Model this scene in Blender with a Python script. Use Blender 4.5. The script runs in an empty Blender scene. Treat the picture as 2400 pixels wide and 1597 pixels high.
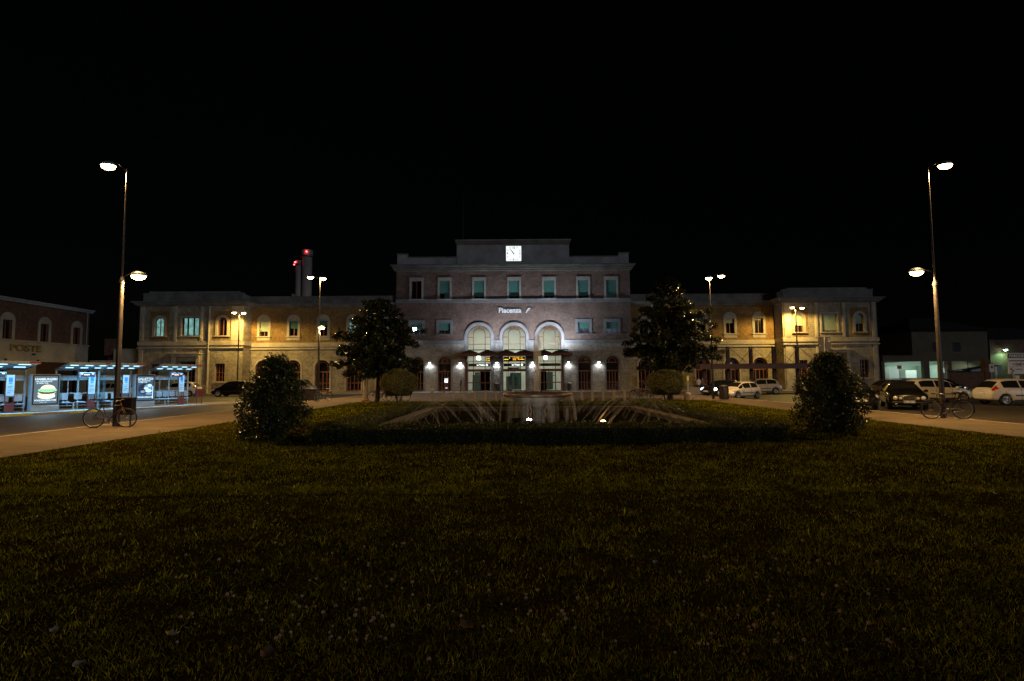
import bpy, bmesh, math, random
import numpy as np
from mathutils import Matrix, Vector
random.seed(7)
rng = np.random.default_rng(11)
PI = math.pi
S = bpy.context.scene
COL = S.collection

# ------------------------------------------------------------------ camera
F = 1250.0                       # focal length in pixels of the 2400 px wide photograph
PITCH = math.atan(88.0 / F)
ROLL = math.radians(0.35)
CAMZ = 1.65
cam_d = bpy.data.cameras.new('camera')
cam_d.sensor_width = 36.0
cam_d.lens = 36.0 * F / 2400.0
cam_d.clip_start = 0.05
cam_d.clip_end = 3000.0
cam = bpy.data.objects.new('camera', cam_d)
COL.objects.link(cam)
cam.matrix_world = (Matrix.Translation((0, 0, CAMZ)) @ Matrix.Rotation(PI / 2 + PITCH, 4, 'X')
                    @ Matrix.Rotation(-ROLL, 4, 'Z'))
S.camera = cam


def ray(px, py):
    dx, dy = px - 1200.0, -(py - 798.5)
    x = dx * math.cos(ROLL) + dy * math.sin(ROLL)
    y = -dx * math.sin(ROLL) + dy * math.cos(ROLL)
    x /= F
    y /= F
    return x, math.cos(PITCH) - y * math.sin(PITCH), math.sin(PITCH) + y * math.cos(PITCH)


def at(px, py, Y):
    """point of the place seen at that spot of the photograph, at depth Y"""
    x, y, z = ray(px, py)
    t = Y / y
    return Vector((x * t, Y, CAMZ + z * t))


def gnd(px, py, z=0.0):
    x, y, dz = ray(px, py)
    t = (z - CAMZ) / dz
    return Vector((x * t, y * t, z))


# ------------------------------------------------------------------ tags
def tag(o, label=None, cat=None, group=None, kind=None):
    if label: o['label'] = label
    if cat: o['category'] = cat
    if group: o['group'] = group
    if kind: o['kind'] = kind
    return o


def thing(name, label, cat, loc=(0, 0, 0), rz=0.0, group=None):
    o = bpy.data.objects.new(name, None)
    o.empty_display_size = 0.2
    COL.objects.link(o)
    o.location = loc
    o.rotation_euler = (0, 0, rz)
    return tag(o, label, cat, group)


def copy_tree(o, parent=None):
    c = o.copy()
    COL.objects.link(c)
    c.parent = parent
    for ch in list(o.children):
        copy_tree(ch, c)
    return c


def link(name, me, mats, parent=None):
    me.name = name
    o = bpy.data.objects.new(name, me)
    COL.objects.link(o)
    if mats is not None:
        me.materials.clear()
        for m in (mats if isinstance(mats, (list, tuple)) else [mats]):
            me.materials.append(m)
    if parent is not None:
        o.parent = parent
    return o


# ------------------------------------------------------------------ mesh builder
class MB:
    def __init__(self):
        self.v, self.f, self.m, self.s = [], [], [], []

    def add(self, vs, fs, m=0, smooth=False):
        b = len(self.v)
        self.v += [tuple(p) for p in vs]
        for f in fs:
            self.f.append(tuple(i + b for i in f))
            self.m.append(m)
            self.s.append(smooth)
        return self

    def box(self, x0, x1, y0, y1, z0, z1, m=0, M=None):
        x0, x1 = min(x0, x1), max(x0, x1)
        y0, y1 = min(y0, y1), max(y0, y1)
        z0, z1 = min(z0, z1), max(z0, z1)
        vs = [(x0, y0, z0), (x1, y0, z0), (x1, y1, z0), (x0, y1, z0), (x0, y0, z1), (x1, y0, z1), (x1, y1, z1), (x0, y1, z1)]
        if M is not None: vs = [M @ Vector(p) for p in vs]
        return self.add(vs, [(0, 3, 2, 1), (4, 5, 6, 7), (0, 1, 5, 4), (1, 2, 6, 5), (2, 3, 7, 6), (3, 0, 4, 7)], m)

    def bbox(self, x0, x1, y0, y1, z0, z1, b=0.01, m=0):
        """box with its vertical and top edges chamfered"""
        h = [(x0 + b, y0), (x1 - b, y0), (x1, y0 + b), (x1, y1 - b), (x1 - b, y1), (x0 + b, y1), (x0, y1 - b), (x0, y0 + b)]
        cx, cy = (x0 + x1) / 2, (y0 + y1) / 2
        kx, ky = 1 - 2 * b / max(x1 - x0, 1e-6), 1 - 2 * b / max(y1 - y0, 1e-6)
        t = [(cx + (x - cx) * kx, cy + (y - cy) * ky) for x, y in h]
        vs = [(x, y, z0) for x, y in h] + [(x, y, z1 - b) for x, y in h] + [(x, y, z1) for x, y in t]
        fs = [tuple(reversed(range(8))), tuple(range(16, 24))]
        for r in (0, 8):
            for i in range(8):
                j = (i + 1) % 8
                fs.append((r + i, r + j, r + 8 + j, r + 8 + i))
        return self.add(vs, fs, m)

    def cyl(self, p0, p1, r0, r1=None, n=12, m=0, caps=True, smooth=True):
        if r1 is None: r1 = r0
        p0, p1 = Vector(p0), Vector(p1)
        d = (p1 - p0).normalized()
        a = d.orthogonal().normalized()
        b = d.cross(a)
        vs = []
        for p, r in ((p0, r0), (p1, r1)):
            for i in range(n):
                t = 2 * PI * i / n
                vs.append(p + (a * math.cos(t) + b * math.sin(t)) * r)
        fs = [(i, (i + 1) % n, n + (i + 1) % n, n + i) for i in range(n)]
        self.add(vs, fs, m, smooth)
        if caps:
            self.add(vs[:n], [tuple(reversed(range(n)))], m)
            self.add(vs[n:], [tuple(range(n))], m)
        return self

    def tube(self, pts, r, n=6, m=0, closed=False, caps=True):
        pts = [Vector(p) for p in pts]
        k = len(pts)
        rs = r if isinstance(r, (list, tuple)) else [r] * k
        vs = []
        prev = None
        for i, p in enumerate(pts):
            if closed:
                d = pts[(i + 1) % k] - pts[i - 1]
            else:
                d = pts[min(i + 1, k - 1)] - pts[max(i - 1, 0)]
            d.normalize()
            if prev is None:
                a = d.orthogonal().normalized()
            else:
                a = (prev - d * prev.dot(d)).normalized()
            prev = a
            b = d.cross(a)
            for j in range(n):
                t = 2 * PI * j / n
                vs.append(p + (a * math.cos(t) + b * math.sin(t)) * rs[i])
        fs = []
        for i in range(k if closed else k - 1):
            q = (i + 1) % k
            for j in range(n):
                fs.append((i * n + j, i * n + (j + 1) % n, q * n + (j + 1) % n, q * n + j))
        if caps and not closed:
            fs.append(tuple(reversed(range(n))))
            fs.append(tuple(range((k - 1) * n, k * n)))
        return self.add(vs, fs, m, True)

    def lathe(self, prof, n=24, c=(0, 0, 0), m=0, axis='Z', smooth=True):
        vs, fs = [], []
        for r, z in prof:
            for i in range(n):
                t = 2 * PI * i / n
                p = (r * math.cos(t), r * math.sin(t), z)
                if axis == 'Y': p = (p[0], p[2], p[1])
                if axis == 'X': p = (p[2], p[0], p[1])
                vs.append((p[0] + c[0], p[1] + c[1], p[2] + c[2]))
        for k in range(len(prof) - 1):
            for i in range(n):
                j = (i + 1) % n
                fs.append((k * n + i, k * n + j, (k + 1) * n + j, (k + 1) * n + i))
        return self.add(vs, fs, m, smooth)

    def prism(self, pts, y0, y1, m=0):
        """(x,z) outline pushed through from y0 to y1"""
        n = len(pts)
        vs = [(x, y0, z) for x, z in pts] + [(x, y1, z) for x, z in pts]
        fs = [tuple(range(n)), tuple(reversed(range(n, 2 * n)))]
        for i in range(n):
            j = (i + 1) % n
            fs.append((j, i, n + i, n + j))
        return self.add(vs, fs, m)

    def slab(self, pts, z0, z1, m=0):
        n = len(pts)
        vs = [(x, y, z0) for x, y in pts] + [(x, y, z1) for x, y in pts]
        fs = [tuple(reversed(range(n))), tuple(range(n, 2 * n))]
        for i in range(n):
            j = (i + 1) % n
            fs.append((i, j, n + j, n + i))
        return self.add(vs, fs, m)

    def mesh(self, name='mesh', fix=True):
        me = bpy.data.meshes.new(name)
        me.from_pydata(self.v, [], self.f)
        me.polygons.foreach_set('material_index', self.m)
        me.polygons.foreach_set('use_smooth', self.s)
        if fix:
            bm = bmesh.new()
            bm.from_mesh(me)
            bmesh.ops.recalc_face_normals(bm, faces=bm.faces)
            bm.to_mesh(me)
            bm.free()
        me.update()
        return me

    def build(self, name, mats, parent=None, fix=True):
        return link(name, self.mesh(name, fix), mats, parent)


def quads_mesh(name, V):
    """V: (n,4,3) array of quads -> mesh, fast"""
    n = V.shape[0]
    me = bpy.data.meshes.new(name)
    me.vertices.add(n * 4)
    me.vertices.foreach_set('co', V.reshape(-1).astype(np.float32))
    me.loops.add(n * 4)
    me.loops.foreach_set('vertex_index', np.arange(n * 4, dtype=np.int32))
    me.polygons.add(n)
    me.polygons.foreach_set('loop_start', np.arange(0, n * 4, 4, dtype=np.int32))
    me.polygons.foreach_set('loop_total', np.full(n, 4, dtype=np.int32))
    me.update(calc_edges=True)
    me.validate()
    return me


def curve_mesh(splines, y0, y1):
    """2-D outlines with holes (x,z) -> slab mesh between y0 and y1"""
    cu = bpy.data.curves.new('outline', 'CURVE')
    cu.dimensions = '2D'
    cu.fill_mode = 'BOTH'
    cu.extrude = abs(y1 - y0) / 2
    for pts in splines:
        sp = cu.splines.new('POLY')
        sp.points.add(len(pts) - 1)
        for p, (x, z) in zip(sp.points, pts):
            p.co = (x, z, 0, 1)
        sp.use_cyclic_u = True
    ob = bpy.data.objects.new('outline', cu)
    me = bpy.data.meshes.new_from_object(ob)
    bpy.data.objects.remove(ob)
    me.transform(Matrix.Translation((0, (y0 + y1) / 2, 0)) @ Matrix.Rotation(PI / 2, 4, 'X'))
    for p in me.polygons: p.use_smooth = False
    return me


def plate(name, splines, y0, y1, mat, parent=None):
    return link(name, curve_mesh(splines, y0, y1), mat, parent)


def text_mesh(body, size, ext=0.01, bold=0.0, x=0.0, z=0.0, y=0.0, align='CENTER', sx=1.0, shear=0.0):
    cu = bpy.data.curves.new('lettering', 'FONT')
    cu.body = body
    cu.size = size
    cu.extrude = ext
    cu.offset = bold
    cu.align_x = align
    cu.align_y = 'CENTER'
    cu.shear = shear
    cu.resolution_u = 3
    ob = bpy.data.objects.new('lettering', cu)
    me = bpy.data.meshes.new_from_object(ob)
    bpy.data.objects.remove(ob)
    me.transform(Matrix.Translation((x, y, z)) @ Matrix.Rotation(PI / 2, 4, 'X') @ Matrix.Diagonal((sx, 1, 1, 1)))
    return me


def text(name, body, size, mat, parent, **k):
    return link(name, text_mesh(body, size, **k), mat, parent)


def rect(x0, x1, z0, z1):
    return [(x0, z0), (x1, z0), (x1, z1), (x0, z1)]


def arch(cx, w, z0, ztop, n=16):
    """opening with a half-round head"""
    r = w / 2
    zs = ztop - r
    return [(cx - r, z0), (cx + r, z0)] + [(cx + r * math.cos(PI * i / n), zs + r * math.sin(PI * i / n)) for i in range(n + 1)]


def arch_ring(cx, wo, wi, z0, ztop_o, n=16, zi=None):
    """upside-down U between an outer and an inner arch"""
    ro, ri = wo / 2, wi / 2
    zs = ztop_o - ro
    o = [(cx + ro, z0)] + [(cx + ro * math.cos(PI * i / n), zs + ro * math.sin(PI * i / n)) for i in range(n + 1)] + [(cx - ro, z0)]
    i_ = [(cx - ri, z0)] + [(cx - ri * math.cos(PI * i / n), zs + ri * math.sin(PI * i / n)) for i in range(n + 1)] + [(cx + ri, z0)]
    return o + i_


# ------------------------------------------------------------------ materials
def nt(name):
    m = bpy.data.materials.new(name)
    m.use_nodes = True
    t = m.node_tree
    return m, t, t.nodes, t.links, t.nodes['Principled BSDF']


def wallcoord(t):
    """object coordinates laid flat on any upright wall: (x+y, z)"""
    n, l = t.nodes, t.links
    tc = n.new('ShaderNodeTexCoord')
    sp = n.new('ShaderNodeSeparateXYZ')
    l.new(tc.outputs['Object'], sp.inputs[0])
    ad = n.new('ShaderNodeMath')
    ad.operation = 'ADD'
    l.new(sp.outputs[0], ad.inputs[0])
    l.new(sp.outputs[1], ad.inputs[1])
    cb = n.new('ShaderNodeCombineXYZ')
    l.new(ad.outputs[0], cb.inputs[0])
    l.new(sp.outputs[2], cb.inputs[1])
    return tc, cb


def noise(t, vec, scale, detail=4, rough=0.6):
    x = t.nodes.new('ShaderNodeTexNoise')
    x.inputs['Scale'].default_value = scale
    x.inputs['Detail'].default_value = detail
    x.inputs['Roughness'].default_value = rough
    if vec is not None: t.links.new(vec, x.inputs['Vector'])
    return x


def ramp(t, fac, stops):
    r = t.nodes.new('ShaderNodeValToRGB')
    e = r.color_ramp.elements
    while len(e) < len(stops): e.new(0.5)
    for el, (p, c) in zip(e, stops):
        el.position = p
        el.color = (c[0], c[1], c[2], 1) if hasattr(c, '__len__') else (c, c, c, 1)
    t.links.new(fac, r.inputs[0])
    return r


def mul(t, a, b, fac=1.0, mode='MULTIPLY'):
    x = t.nodes.new('ShaderNodeMix')
    x.data_type = 'RGBA'
    x.blend_type = mode
    x.inputs[0].default_value = fac
    for s, q in ((6, a), (7, b)):
        if hasattr(q, 'links') or hasattr(q, 'is_linked'): t.links.new(q, x.inputs[s])
        else: x.inputs[s].default_value = (*q, 1)
    return x.outputs[2]


def mat(name, col, rough=0.6, metal=0.0, var=0.25, scale=6.0, bump=0.0, bscale=40.0, spec=0.5, coat=0.0):
    """plain surface with mottling, worn roughness and a fine bump"""
    m, t, n, l, b = nt(name)
    tc = n.new('ShaderNodeTexCoord')
    nz = noise(t, tc.outputs['Object'], scale, 5)
    lo = tuple(c * (1 - var) for c in col)
    hi = tuple(min(1, c * (1 + var * 0.7)) for c in col)
    r = ramp(t, nz.outputs[0], [(0.3, lo), (0.7, hi)])
    l.new(r.outputs[0], b.inputs['Base Color'])
    b.inputs['Metallic'].default_value = metal
    rr = ramp(t, nz.outputs[0], [(0.25, max(0.02, rough - 0.08)), (0.75, min(1, rough + 0.08))])
    l.new(rr.outputs[0], b.inputs['Roughness'])
    b.inputs['Specular IOR Level'].default_value = spec
    b.inputs['Coat Weight'].default_value = coat
    b.inputs['Coat Roughness'].default_value = 0.06
    if bump > 0:
        n2 = noise(t, tc.outputs['Object'], bscale, 3)
        bp = n.new('ShaderNodeBump')
        bp.inputs['Strength'].default_value = bump
        bp.inputs['Distance'].default_value = 0.02
        l.new(n2.outputs[0], bp.inputs['Height'])
        l.new(bp.outputs[0], b.inputs['Normal'])
    return m


def emit(name, col, strength, base=(0.6, 0.6, 0.6), var=0.0, scale=3.0):
    m, t, n, l, b = nt(name)
    b.inputs['Base Color'].default_value = (*base, 1)
    b.inputs['Roughness'].default_value = 0.4
    b.inputs['Emission Color'].default_value = (*col, 1)
    b.inputs['Emission Strength'].default_value = strength
    if var > 0:
        tc = n.new('ShaderNodeTexCoord')
        nz = noise(t, tc.outputs['Object'], scale, 2)
        r = ramp(t, nz.outputs[0], [(0.3, tuple(c * (1 - var) for c in col)), (0.7, col)])
        l.new(r.outputs[0], b.inputs['Emission Color'])
    return m


def glass(name, tint=(0.9, 0.95, 0.95), refl=0.12):
    m, t, n, l, b = nt(name)
    n.remove(b)
    tr = n.new('ShaderNodeBsdfTransparent')
    tr.inputs[0].default_value = (*tint, 1)
    gl = n.new('ShaderNodeBsdfGlossy')
    gl.inputs['Roughness'].default_value = 0.03
    fr = n.new('ShaderNodeLayerWeight')
    fr.inputs[0].default_value = refl
    mx = n.new('ShaderNodeMixShader')
    rp = ramp(t, fr.outputs['Fresnel'], [(0.0, 0.0), (1.0, 0.3)])
    l.new(rp.outputs[0], mx.inputs[0])
    l.new(tr.outputs[0], mx.inputs[1])
    l.new(gl.outputs[0], mx.inputs[2])
    l.new(mx.outputs[0], n['Material Output'].inputs[0])
    return m


def brick(name, c1, c2, mortar, bw=0.26, bh=0.068, mort=0.01, stain=0.5):
    m, t, n, l, b = nt(name)
    tc, cb = wallcoord(t)
    br = n.new('ShaderNodeTexBrick')
    l.new(cb.outputs[0], br.inputs['Vector'])
    br.inputs['Color1'].default_value = (*c1, 1)
    br.inputs['Color2'].default_value = (*c2, 1)
    br.inputs['Mortar'].default_value = (*mortar, 1)
    br.inputs['Scale'].default_value = 1.0
    br.inputs['Mortar Size'].default_value = mort
    br.inputs['Mortar Smooth'].default_value = 0.3
    br.inputs['Brick Width'].default_value = bw
    br.inputs['Row Height'].default_value = bh
    nz = noise(t, tc.outputs['Object'], 0.55, 6, 0.65)
    st = ramp(t, nz.outputs[0], [(0.3, 1 - stain), (0.65, 1.0)])
    n3 = noise(t, tc.outputs['Object'], 3.2, 8, 0.85)
    s3 = ramp(t, n3.outputs[0], [(0.36, 0.45), (0.6, 1.3)])
    c = mul(t, br.outputs[0], st.outputs[0])
    c = mul(t, c, s3.outputs[0])
    l.new(c, b.inputs['Base Color'])
    b.inputs['Roughness'].default_value = 0.85
    bp = n.new('ShaderNodeBump')
    bp.inputs['Strength'].default_value = 0.6
    bp.inputs['Distance'].default_value = 0.01
    l.new(br.outputs['Fac'], bp.inputs['Height'])
    bp.invert = True
    l.new(bp.outputs[0], b.inputs['Normal'])
    return m


def stone(name, col, blockw=1.3, blockh=0.55, pits=1.0, joint=0.5):
    """coursed pitted travertine"""
    m, t, n, l, b = nt(name)
    tc, cb = wallcoord(t)
    br = n.new('ShaderNodeTexBrick')
    l.new(cb.outputs[0], br.inputs['Vector'])
    br.inputs['Color1'].default_value = (*col, 1)
    br.inputs['Color2'].default_value = (*(c * 0.78 for c in col), 1)
    br.inputs['Mortar'].default_value = (*(c * (1 - joint) for c in col), 1)
    br.inputs['Scale'].default_value = 1.0
    br.inputs['Mortar Size'].default_value = 0.012
    br.inputs['Brick Width'].default_value = blockw
    br.inputs['Row Height'].default_value = blockh
    n1 = noise(t, tc.outputs['Object'], 4.5, 6, 0.85)
    p1 = ramp(t, n1.outputs[0], [(0.38, 1 - 0.8 * pits), (0.47, 0.9), (0.6, 1.12)])
    n2 = noise(t, tc.outputs['Object'], 1.1, 5, 0.6)
    p2 = ramp(t, n2.outputs[0], [(0.3, 0.62), (0.7, 1.1)])
    c = mul(t, br.outputs[0], p1.outputs[0])
    c = mul(t, c, p2.outputs[0])
    l.new(c, b.inputs['Base Color'])
    b.inputs['Roughness'].default_value = 0.8
    bp = n.new('ShaderNodeBump')
    bp.inputs['Strength'].default_value = 0.5
    bp.inputs['Distance'].default_value = 0.02
    l.new(n1.outputs[0], bp.inputs['Height'])
    l.new(bp.outputs[0], b.inputs['Normal'])
    return m


def ground_mat(name, c1, c2, sc=0.35, fine=60.0, rough=0.85, tiles=0.0, spec=0.4):
    m, t, n, l, b = nt(name)
    tc = n.new('ShaderNodeTexCoord')
    n1 = noise(t, tc.outputs['Object'], sc, 6, 0.65)
    r = ramp(t, n1.outputs[0], [(0.3, c1), (0.7, c2)])
    n2 = noise(t, tc.outputs['Object'], fine, 3, 0.7)
    r2 = ramp(t, n2.outputs[0], [(0.25, 0.55), (0.75, 1.3)])
    c = mul(t, r.outputs[0], r2.outputs[0])
    if tiles > 0:
        br = n.new('ShaderNodeTexBrick')
        l.new(tc.outputs['Object'], br.inputs['Vector'])
        br.inputs['Color1'].default_value = (1, 1, 1, 1)
        br.inputs['Color2'].default_value = (0.8, 0.8, 0.8, 1)
        br.inputs['Mortar'].default_value = (0.45, 0.45, 0.45, 1)
        br.inputs['Scale'].default_value = 1.0
        br.inputs['Mortar Size'].default_value = 0.008
        br.inputs['Brick Width'].default_value = tiles * 2
        br.inputs['Row Height'].default_value = tiles
        c = mul(t, c, br.outputs[0])
    l.new(c, b.inputs['Base Color'])
    b.inputs['Roughness'].default_value = rough
    b.inputs['Specular IOR Level'].default_value = spec
    bp = n.new('ShaderNodeBump')
    bp.inputs['Strength'].default_value = 0.35
    bp.inputs['Distance'].default_value = 0.01
    l.new(n2.outputs[0], bp.inputs['Height'])
    l.new(bp.outputs[0], b.inputs['Normal'])
    return m


def leaf_mat(name, c1, c2, rough=0.4, sc=3.0, trans=0.15, spec=0.5, clump=0.0):
    m, t, n, l, b = nt(name)
    geo = n.new('ShaderNodeNewGeometry')
    nz = noise(t, geo.outputs['Position'], sc, 3)
    r = ramp(t, nz.outputs[0], [(0.3, c1), (0.7, c2)])
    rp = ramp(t, geo.outputs['Random Per Island'], [(0.0, 0.35), (0.7, 1.1), (1.0, 1.9)])
    c = mul(t, r.outputs[0], rp.outputs[0])
    if clump > 0:            # tufts of lighter and darker growth
        n2 = noise(t, geo.outputs['Position'], clump, 4, 0.7)
        r2 = ramp(t, n2.outputs[0], [(0.36, 0.32), (0.52, 0.85), (0.68, 1.9)])
        c = mul(t, c, r2.outputs[0])
    l.new(c, b.inputs['Base Color'])
    b.inputs['Roughness'].default_value = rough
    b.inputs['Specular IOR Level'].default_value = spec
    tr = n.new('ShaderNodeBsdfTranslucent')
    l.new(c, tr.inputs[0])
    mx = n.new('ShaderNodeMixShader')
    mx.inputs[0].default_value = trans
    l.new(b.outputs[0], mx.inputs[1])
    l.new(tr.outputs[0], mx.inputs[2])
    l.new(mx.outputs[0], n['Material Output'].inputs[0])
    return m


def water_mat(name, col, alpha):
    """spray: a pale body, mostly see-through"""
    m, t, n, l, b = nt(name)
    b.inputs['Base Color'].default_value = (*col, 1)
    b.inputs['Roughness'].default_value = 0.5
    tr = n.new('ShaderNodeBsdfTransparent')
    tl = n.new('ShaderNodeBsdfTranslucent')
    tl.inputs[0].default_value = (*col, 1)
    m1 = n.new('ShaderNodeMixShader')
    m1.inputs[0].default_value = 0.5
    l.new(b.outputs[0], m1.inputs[1])
    l.new(tl.outputs[0], m1.inputs[2])
    tc = n.new('ShaderNodeTexCoord')
    mp = n.new('ShaderNodeMapping')
    mp.inputs['Scale'].default_value = (1, 1, 0.12)
    l.new(tc.outputs['Object'], mp.inputs[0])
    nz = noise(t, mp.outputs[0], 9.0, 4)
    r = ramp(t, nz.outputs[0], [(0.3, alpha * 0.3), (0.7, alpha)])
    mx = n.new('ShaderNodeMixShader')
    l.new(r.outputs[0], mx.inputs[0])
    l.new(tr.outputs[0], mx.inputs[1])
    l.new(m1.outputs[0], mx.inputs[2])
    l.new(mx.outputs[0], n['Material Output'].inputs[0])
    return m


MT = {}
MT['brick'] = brick('red brick', (0.235, 0.145, 0.115), (0.17, 0.10, 0.08), (0.21, 0.175, 0.15))
MT['brickw'] = brick('ochre brick', (0.43, 0.235, 0.06), (0.31, 0.165, 0.045), (0.32, 0.23, 0.11))
MT['brickd'] = brick('old brown brick', (0.29, 0.13, 0.075), (0.21, 0.09, 0.05), (0.2, 0.14, 0.10))
MT['stone'] = stone('pitted travertine', (0.42, 0.39, 0.35))
MT['stonew'] = stone('warm travertine', (0.46, 0.39, 0.28), pits=0.75)
MT['trim'] = mat('grey stone trim', (0.185, 0.19, 0.20), 0.7, var=0.3, scale=1.5, bump=0.3)
MT['trimhi'] = mat('pale window stone', (0.34, 0.33, 0.305), 0.75, var=0.25, scale=2.0, bump=0.3)
MT['corndark'] = mat('darkened cornice stone', (0.12, 0.115, 0.10), 0.9, var=0.4, scale=0.9, bump=0.2)  # darker copy of the cornice stone, its colour holding back the uplights
MT['trimw'] = mat('pale stone trim', (0.48, 0.42, 0.32), 0.7, var=0.3, scale=1.2, bump=0.3)
MT['plaster'] = mat('stained plaster', (0.40, 0.40, 0.42), 0.85, var=0.35, scale=0.7, bump=0.2)
MT['corn'] = mat('weathered cornice stone', (0.22, 0.21, 0.19), 0.85, var=0.4, scale=0.9, bump=0.2)
MT['cream'] = mat('cream plaster', (0.52, 0.45, 0.33), 0.85, var=0.25, scale=0.6, bump=0.2)
MT['frame'] = mat('oxblood painted metal', (0.13, 0.035, 0.028), 0.45, var=0.2)
MT['framel'] = mat('red brown painted timber', (0.26, 0.085, 0.04), 0.5, var=0.2)
MT['blind'] = mat('green roller blind', (0.065, 0.20, 0.17), 0.75, var=0.12, scale=1.0)
MT['blindl'] = mat('pale green roller blind', (0.36, 0.44, 0.33), 0.75, var=0.12, scale=1.0)
MT['darkpane'] = mat('dark window glass', (0.012, 0.013, 0.016), 0.06, var=0.3, spec=0.8)
MT['glass'] = glass('clear glass')
MT['glassd'] = glass('shelter glass', (0.80, 0.88, 0.88), 0.1)
MT['hall'] = mat('cream hall wall', (0.70, 0.68, 0.61), 0.8, var=0.08)
MT['hallfloor'] = mat('polished hall floor', (0.35, 0.33, 0.3), 0.3, var=0.2)
MT['black'] = mat('black metal', (0.015, 0.015, 0.016), 0.4, var=0.3)
MT['dark'] = mat('dark grey metal', (0.05, 0.05, 0.055), 0.5, var=0.3)
MT['pole'] = mat('brown grey painted steel', (0.065, 0.055, 0.048), 0.4, var=0.35, scale=3, metal=0.3)
MT['steel'] = mat('galvanised steel', (0.42, 0.43, 0.45), 0.38, metal=0.7, var=0.2)
MT['alu'] = mat('cyan tinged aluminium', (0.34, 0.40, 0.46), 0.4, metal=0.4, var=0.15)  # cyan light of the shelter lamps put into the metal's colour
MT['maroon'] = mat('maroon painted panel', (0.11, 0.018, 0.02), 0.5, var=0.15)
MT['red'] = mat('red paint', (0.36, 0.03, 0.025), 0.5, var=0.2)
MT['white'] = mat('white paint', (0.78, 0.78, 0.76), 0.5, var=0.08)
MT['rust'] = mat('rust brown steel', (0.085, 0.038, 0.022), 0.55, var=0.3)
MT['roofdark'] = mat('dark roof covering', (0.03, 0.028, 0.027), 0.8, var=0.3)
MT['tile'] = mat('clay roof tile', (0.12, 0.06, 0.045), 0.85, var=0.3, bump=0.4)
MT['asphalt'] = ground_mat('worn asphalt', (0.026, 0.023, 0.020), (0.055, 0.048, 0.040), 0.25, 45, 0.65)
MT['pave'] = ground_mat('stone paving', (0.09, 0.066, 0.040), (0.175, 0.13, 0.078), 0.5, 30, 0.85, tiles=0.3)
MT['conc'] = ground_mat('pale concrete', (0.26, 0.25, 0.23), (0.40, 0.38, 0.34), 0.8, 25, 0.8)
MT['kerb'] = ground_mat('stone kerb', (0.28, 0.24, 0.19), (0.42, 0.36, 0.28), 0.9, 20, 0.8)
MT['yellow'] = mat('worn yellow paint', (0.55, 0.50, 0.06), 0.6, var=0.3)
MT['roadwhite'] = mat('worn white road paint', (0.5, 0.48, 0.44), 0.7, var=0.35, scale=4)
MT['lawn'] = ground_mat('lawn soil and thatch', (0.010, 0.008, 0.002), (0.045, 0.036, 0.008), 5.0, 25, 1.0, spec=0.0)
MT['grass'] = leaf_mat('grass blade', (0.10, 0.105, 0.006), (0.36, 0.37, 0.016), 0.9, 2.2, 0.3, 0.0, 13.0)
MT['clover'] = leaf_mat('clover leaf', (0.05, 0.078, 0.004), (0.11, 0.145, 0.010), 0.9, 2.0, 0.2, 0.0, 20.0)
MT['straw'] = leaf_mat('dry grass stem', (0.26, 0.2, 0.09), (0.36, 0.3, 0.15), 0.7, 2.0, 0.1)
MT['petal'] = mat('clover petals', (0.70, 0.52, 0.36), 0.7, var=0.2, scale=60)
MT['magnolia'] = leaf_mat('glossy magnolia leaf', (0.014, 0.020, 0.006), (0.036, 0.042, 0.011), 0.22, 1.2, 0.05)
MT['laurel'] = leaf_mat('laurel leaf', (0.035, 0.048, 0.012), (0.085, 0.09, 0.020), 0.36, 2.5, 0.12, 0.35)
MT['box'] = leaf_mat('box hedge leaf', (0.04, 0.05, 0.007), (0.10, 0.11, 0.016), 0.5, 2.0, 0.15, 0.25)
MT['privet'] = leaf_mat('clipped privet leaf', (0.15, 0.145, 0.025), (0.28, 0.25, 0.05), 0.5, 4.0, 0.2)
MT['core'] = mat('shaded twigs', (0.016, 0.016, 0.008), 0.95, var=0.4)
MT['bark'] = mat('grey brown bark', (0.09, 0.07, 0.05), 0.9, var=0.45, scale=8, bump=0.8, bscale=18)
MT['tyre'] = mat('tyre rubber', (0.018, 0.018, 0.018), 0.75, var=0.2)
MT['rim'] = mat('alloy wheel metal', (0.55, 0.55, 0.55), 0.3, metal=0.8, var=0.15)
MT['carglass'] = mat('car window glass', (0.015, 0.016, 0.018), 0.04, var=0.2, spec=0.9)
MT['chrome'] = mat('chrome', (0.8, 0.8, 0.8), 0.12, metal=1.0, var=0.05)
MT['lampglass'] = mat('headlamp lens', (0.75, 0.75, 0.72), 0.12, metal=0.25, var=0.2, scale=20)
MT['tail'] = mat('tail lamp lens', (0.42, 0.02, 0.015), 0.15, var=0.2)
MT['plasticblack'] = mat('black plastic', (0.02, 0.02, 0.02), 0.6, var=0.2)
MT['bronze'] = mat('dark bronze bowl rim', (0.13, 0.08, 0.05), 0.35, metal=0.3, var=0.4, scale=5, bump=0.2)
MT['basin'] = mat('wet basin stone', (0.10, 0.08, 0.058), 0.5, var=0.35, scale=1.5, bump=0.3)
MT['paper'] = mat('white paper', (0.36, 0.31, 0.24), 0.8, var=0.1)
MT['skin'] = mat('skin', (0.5, 0.32, 0.24), 0.6, var=0.08)
MT['hair'] = mat('dark hair', (0.03, 0.022, 0.018), 0.6, var=0.3)


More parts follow.
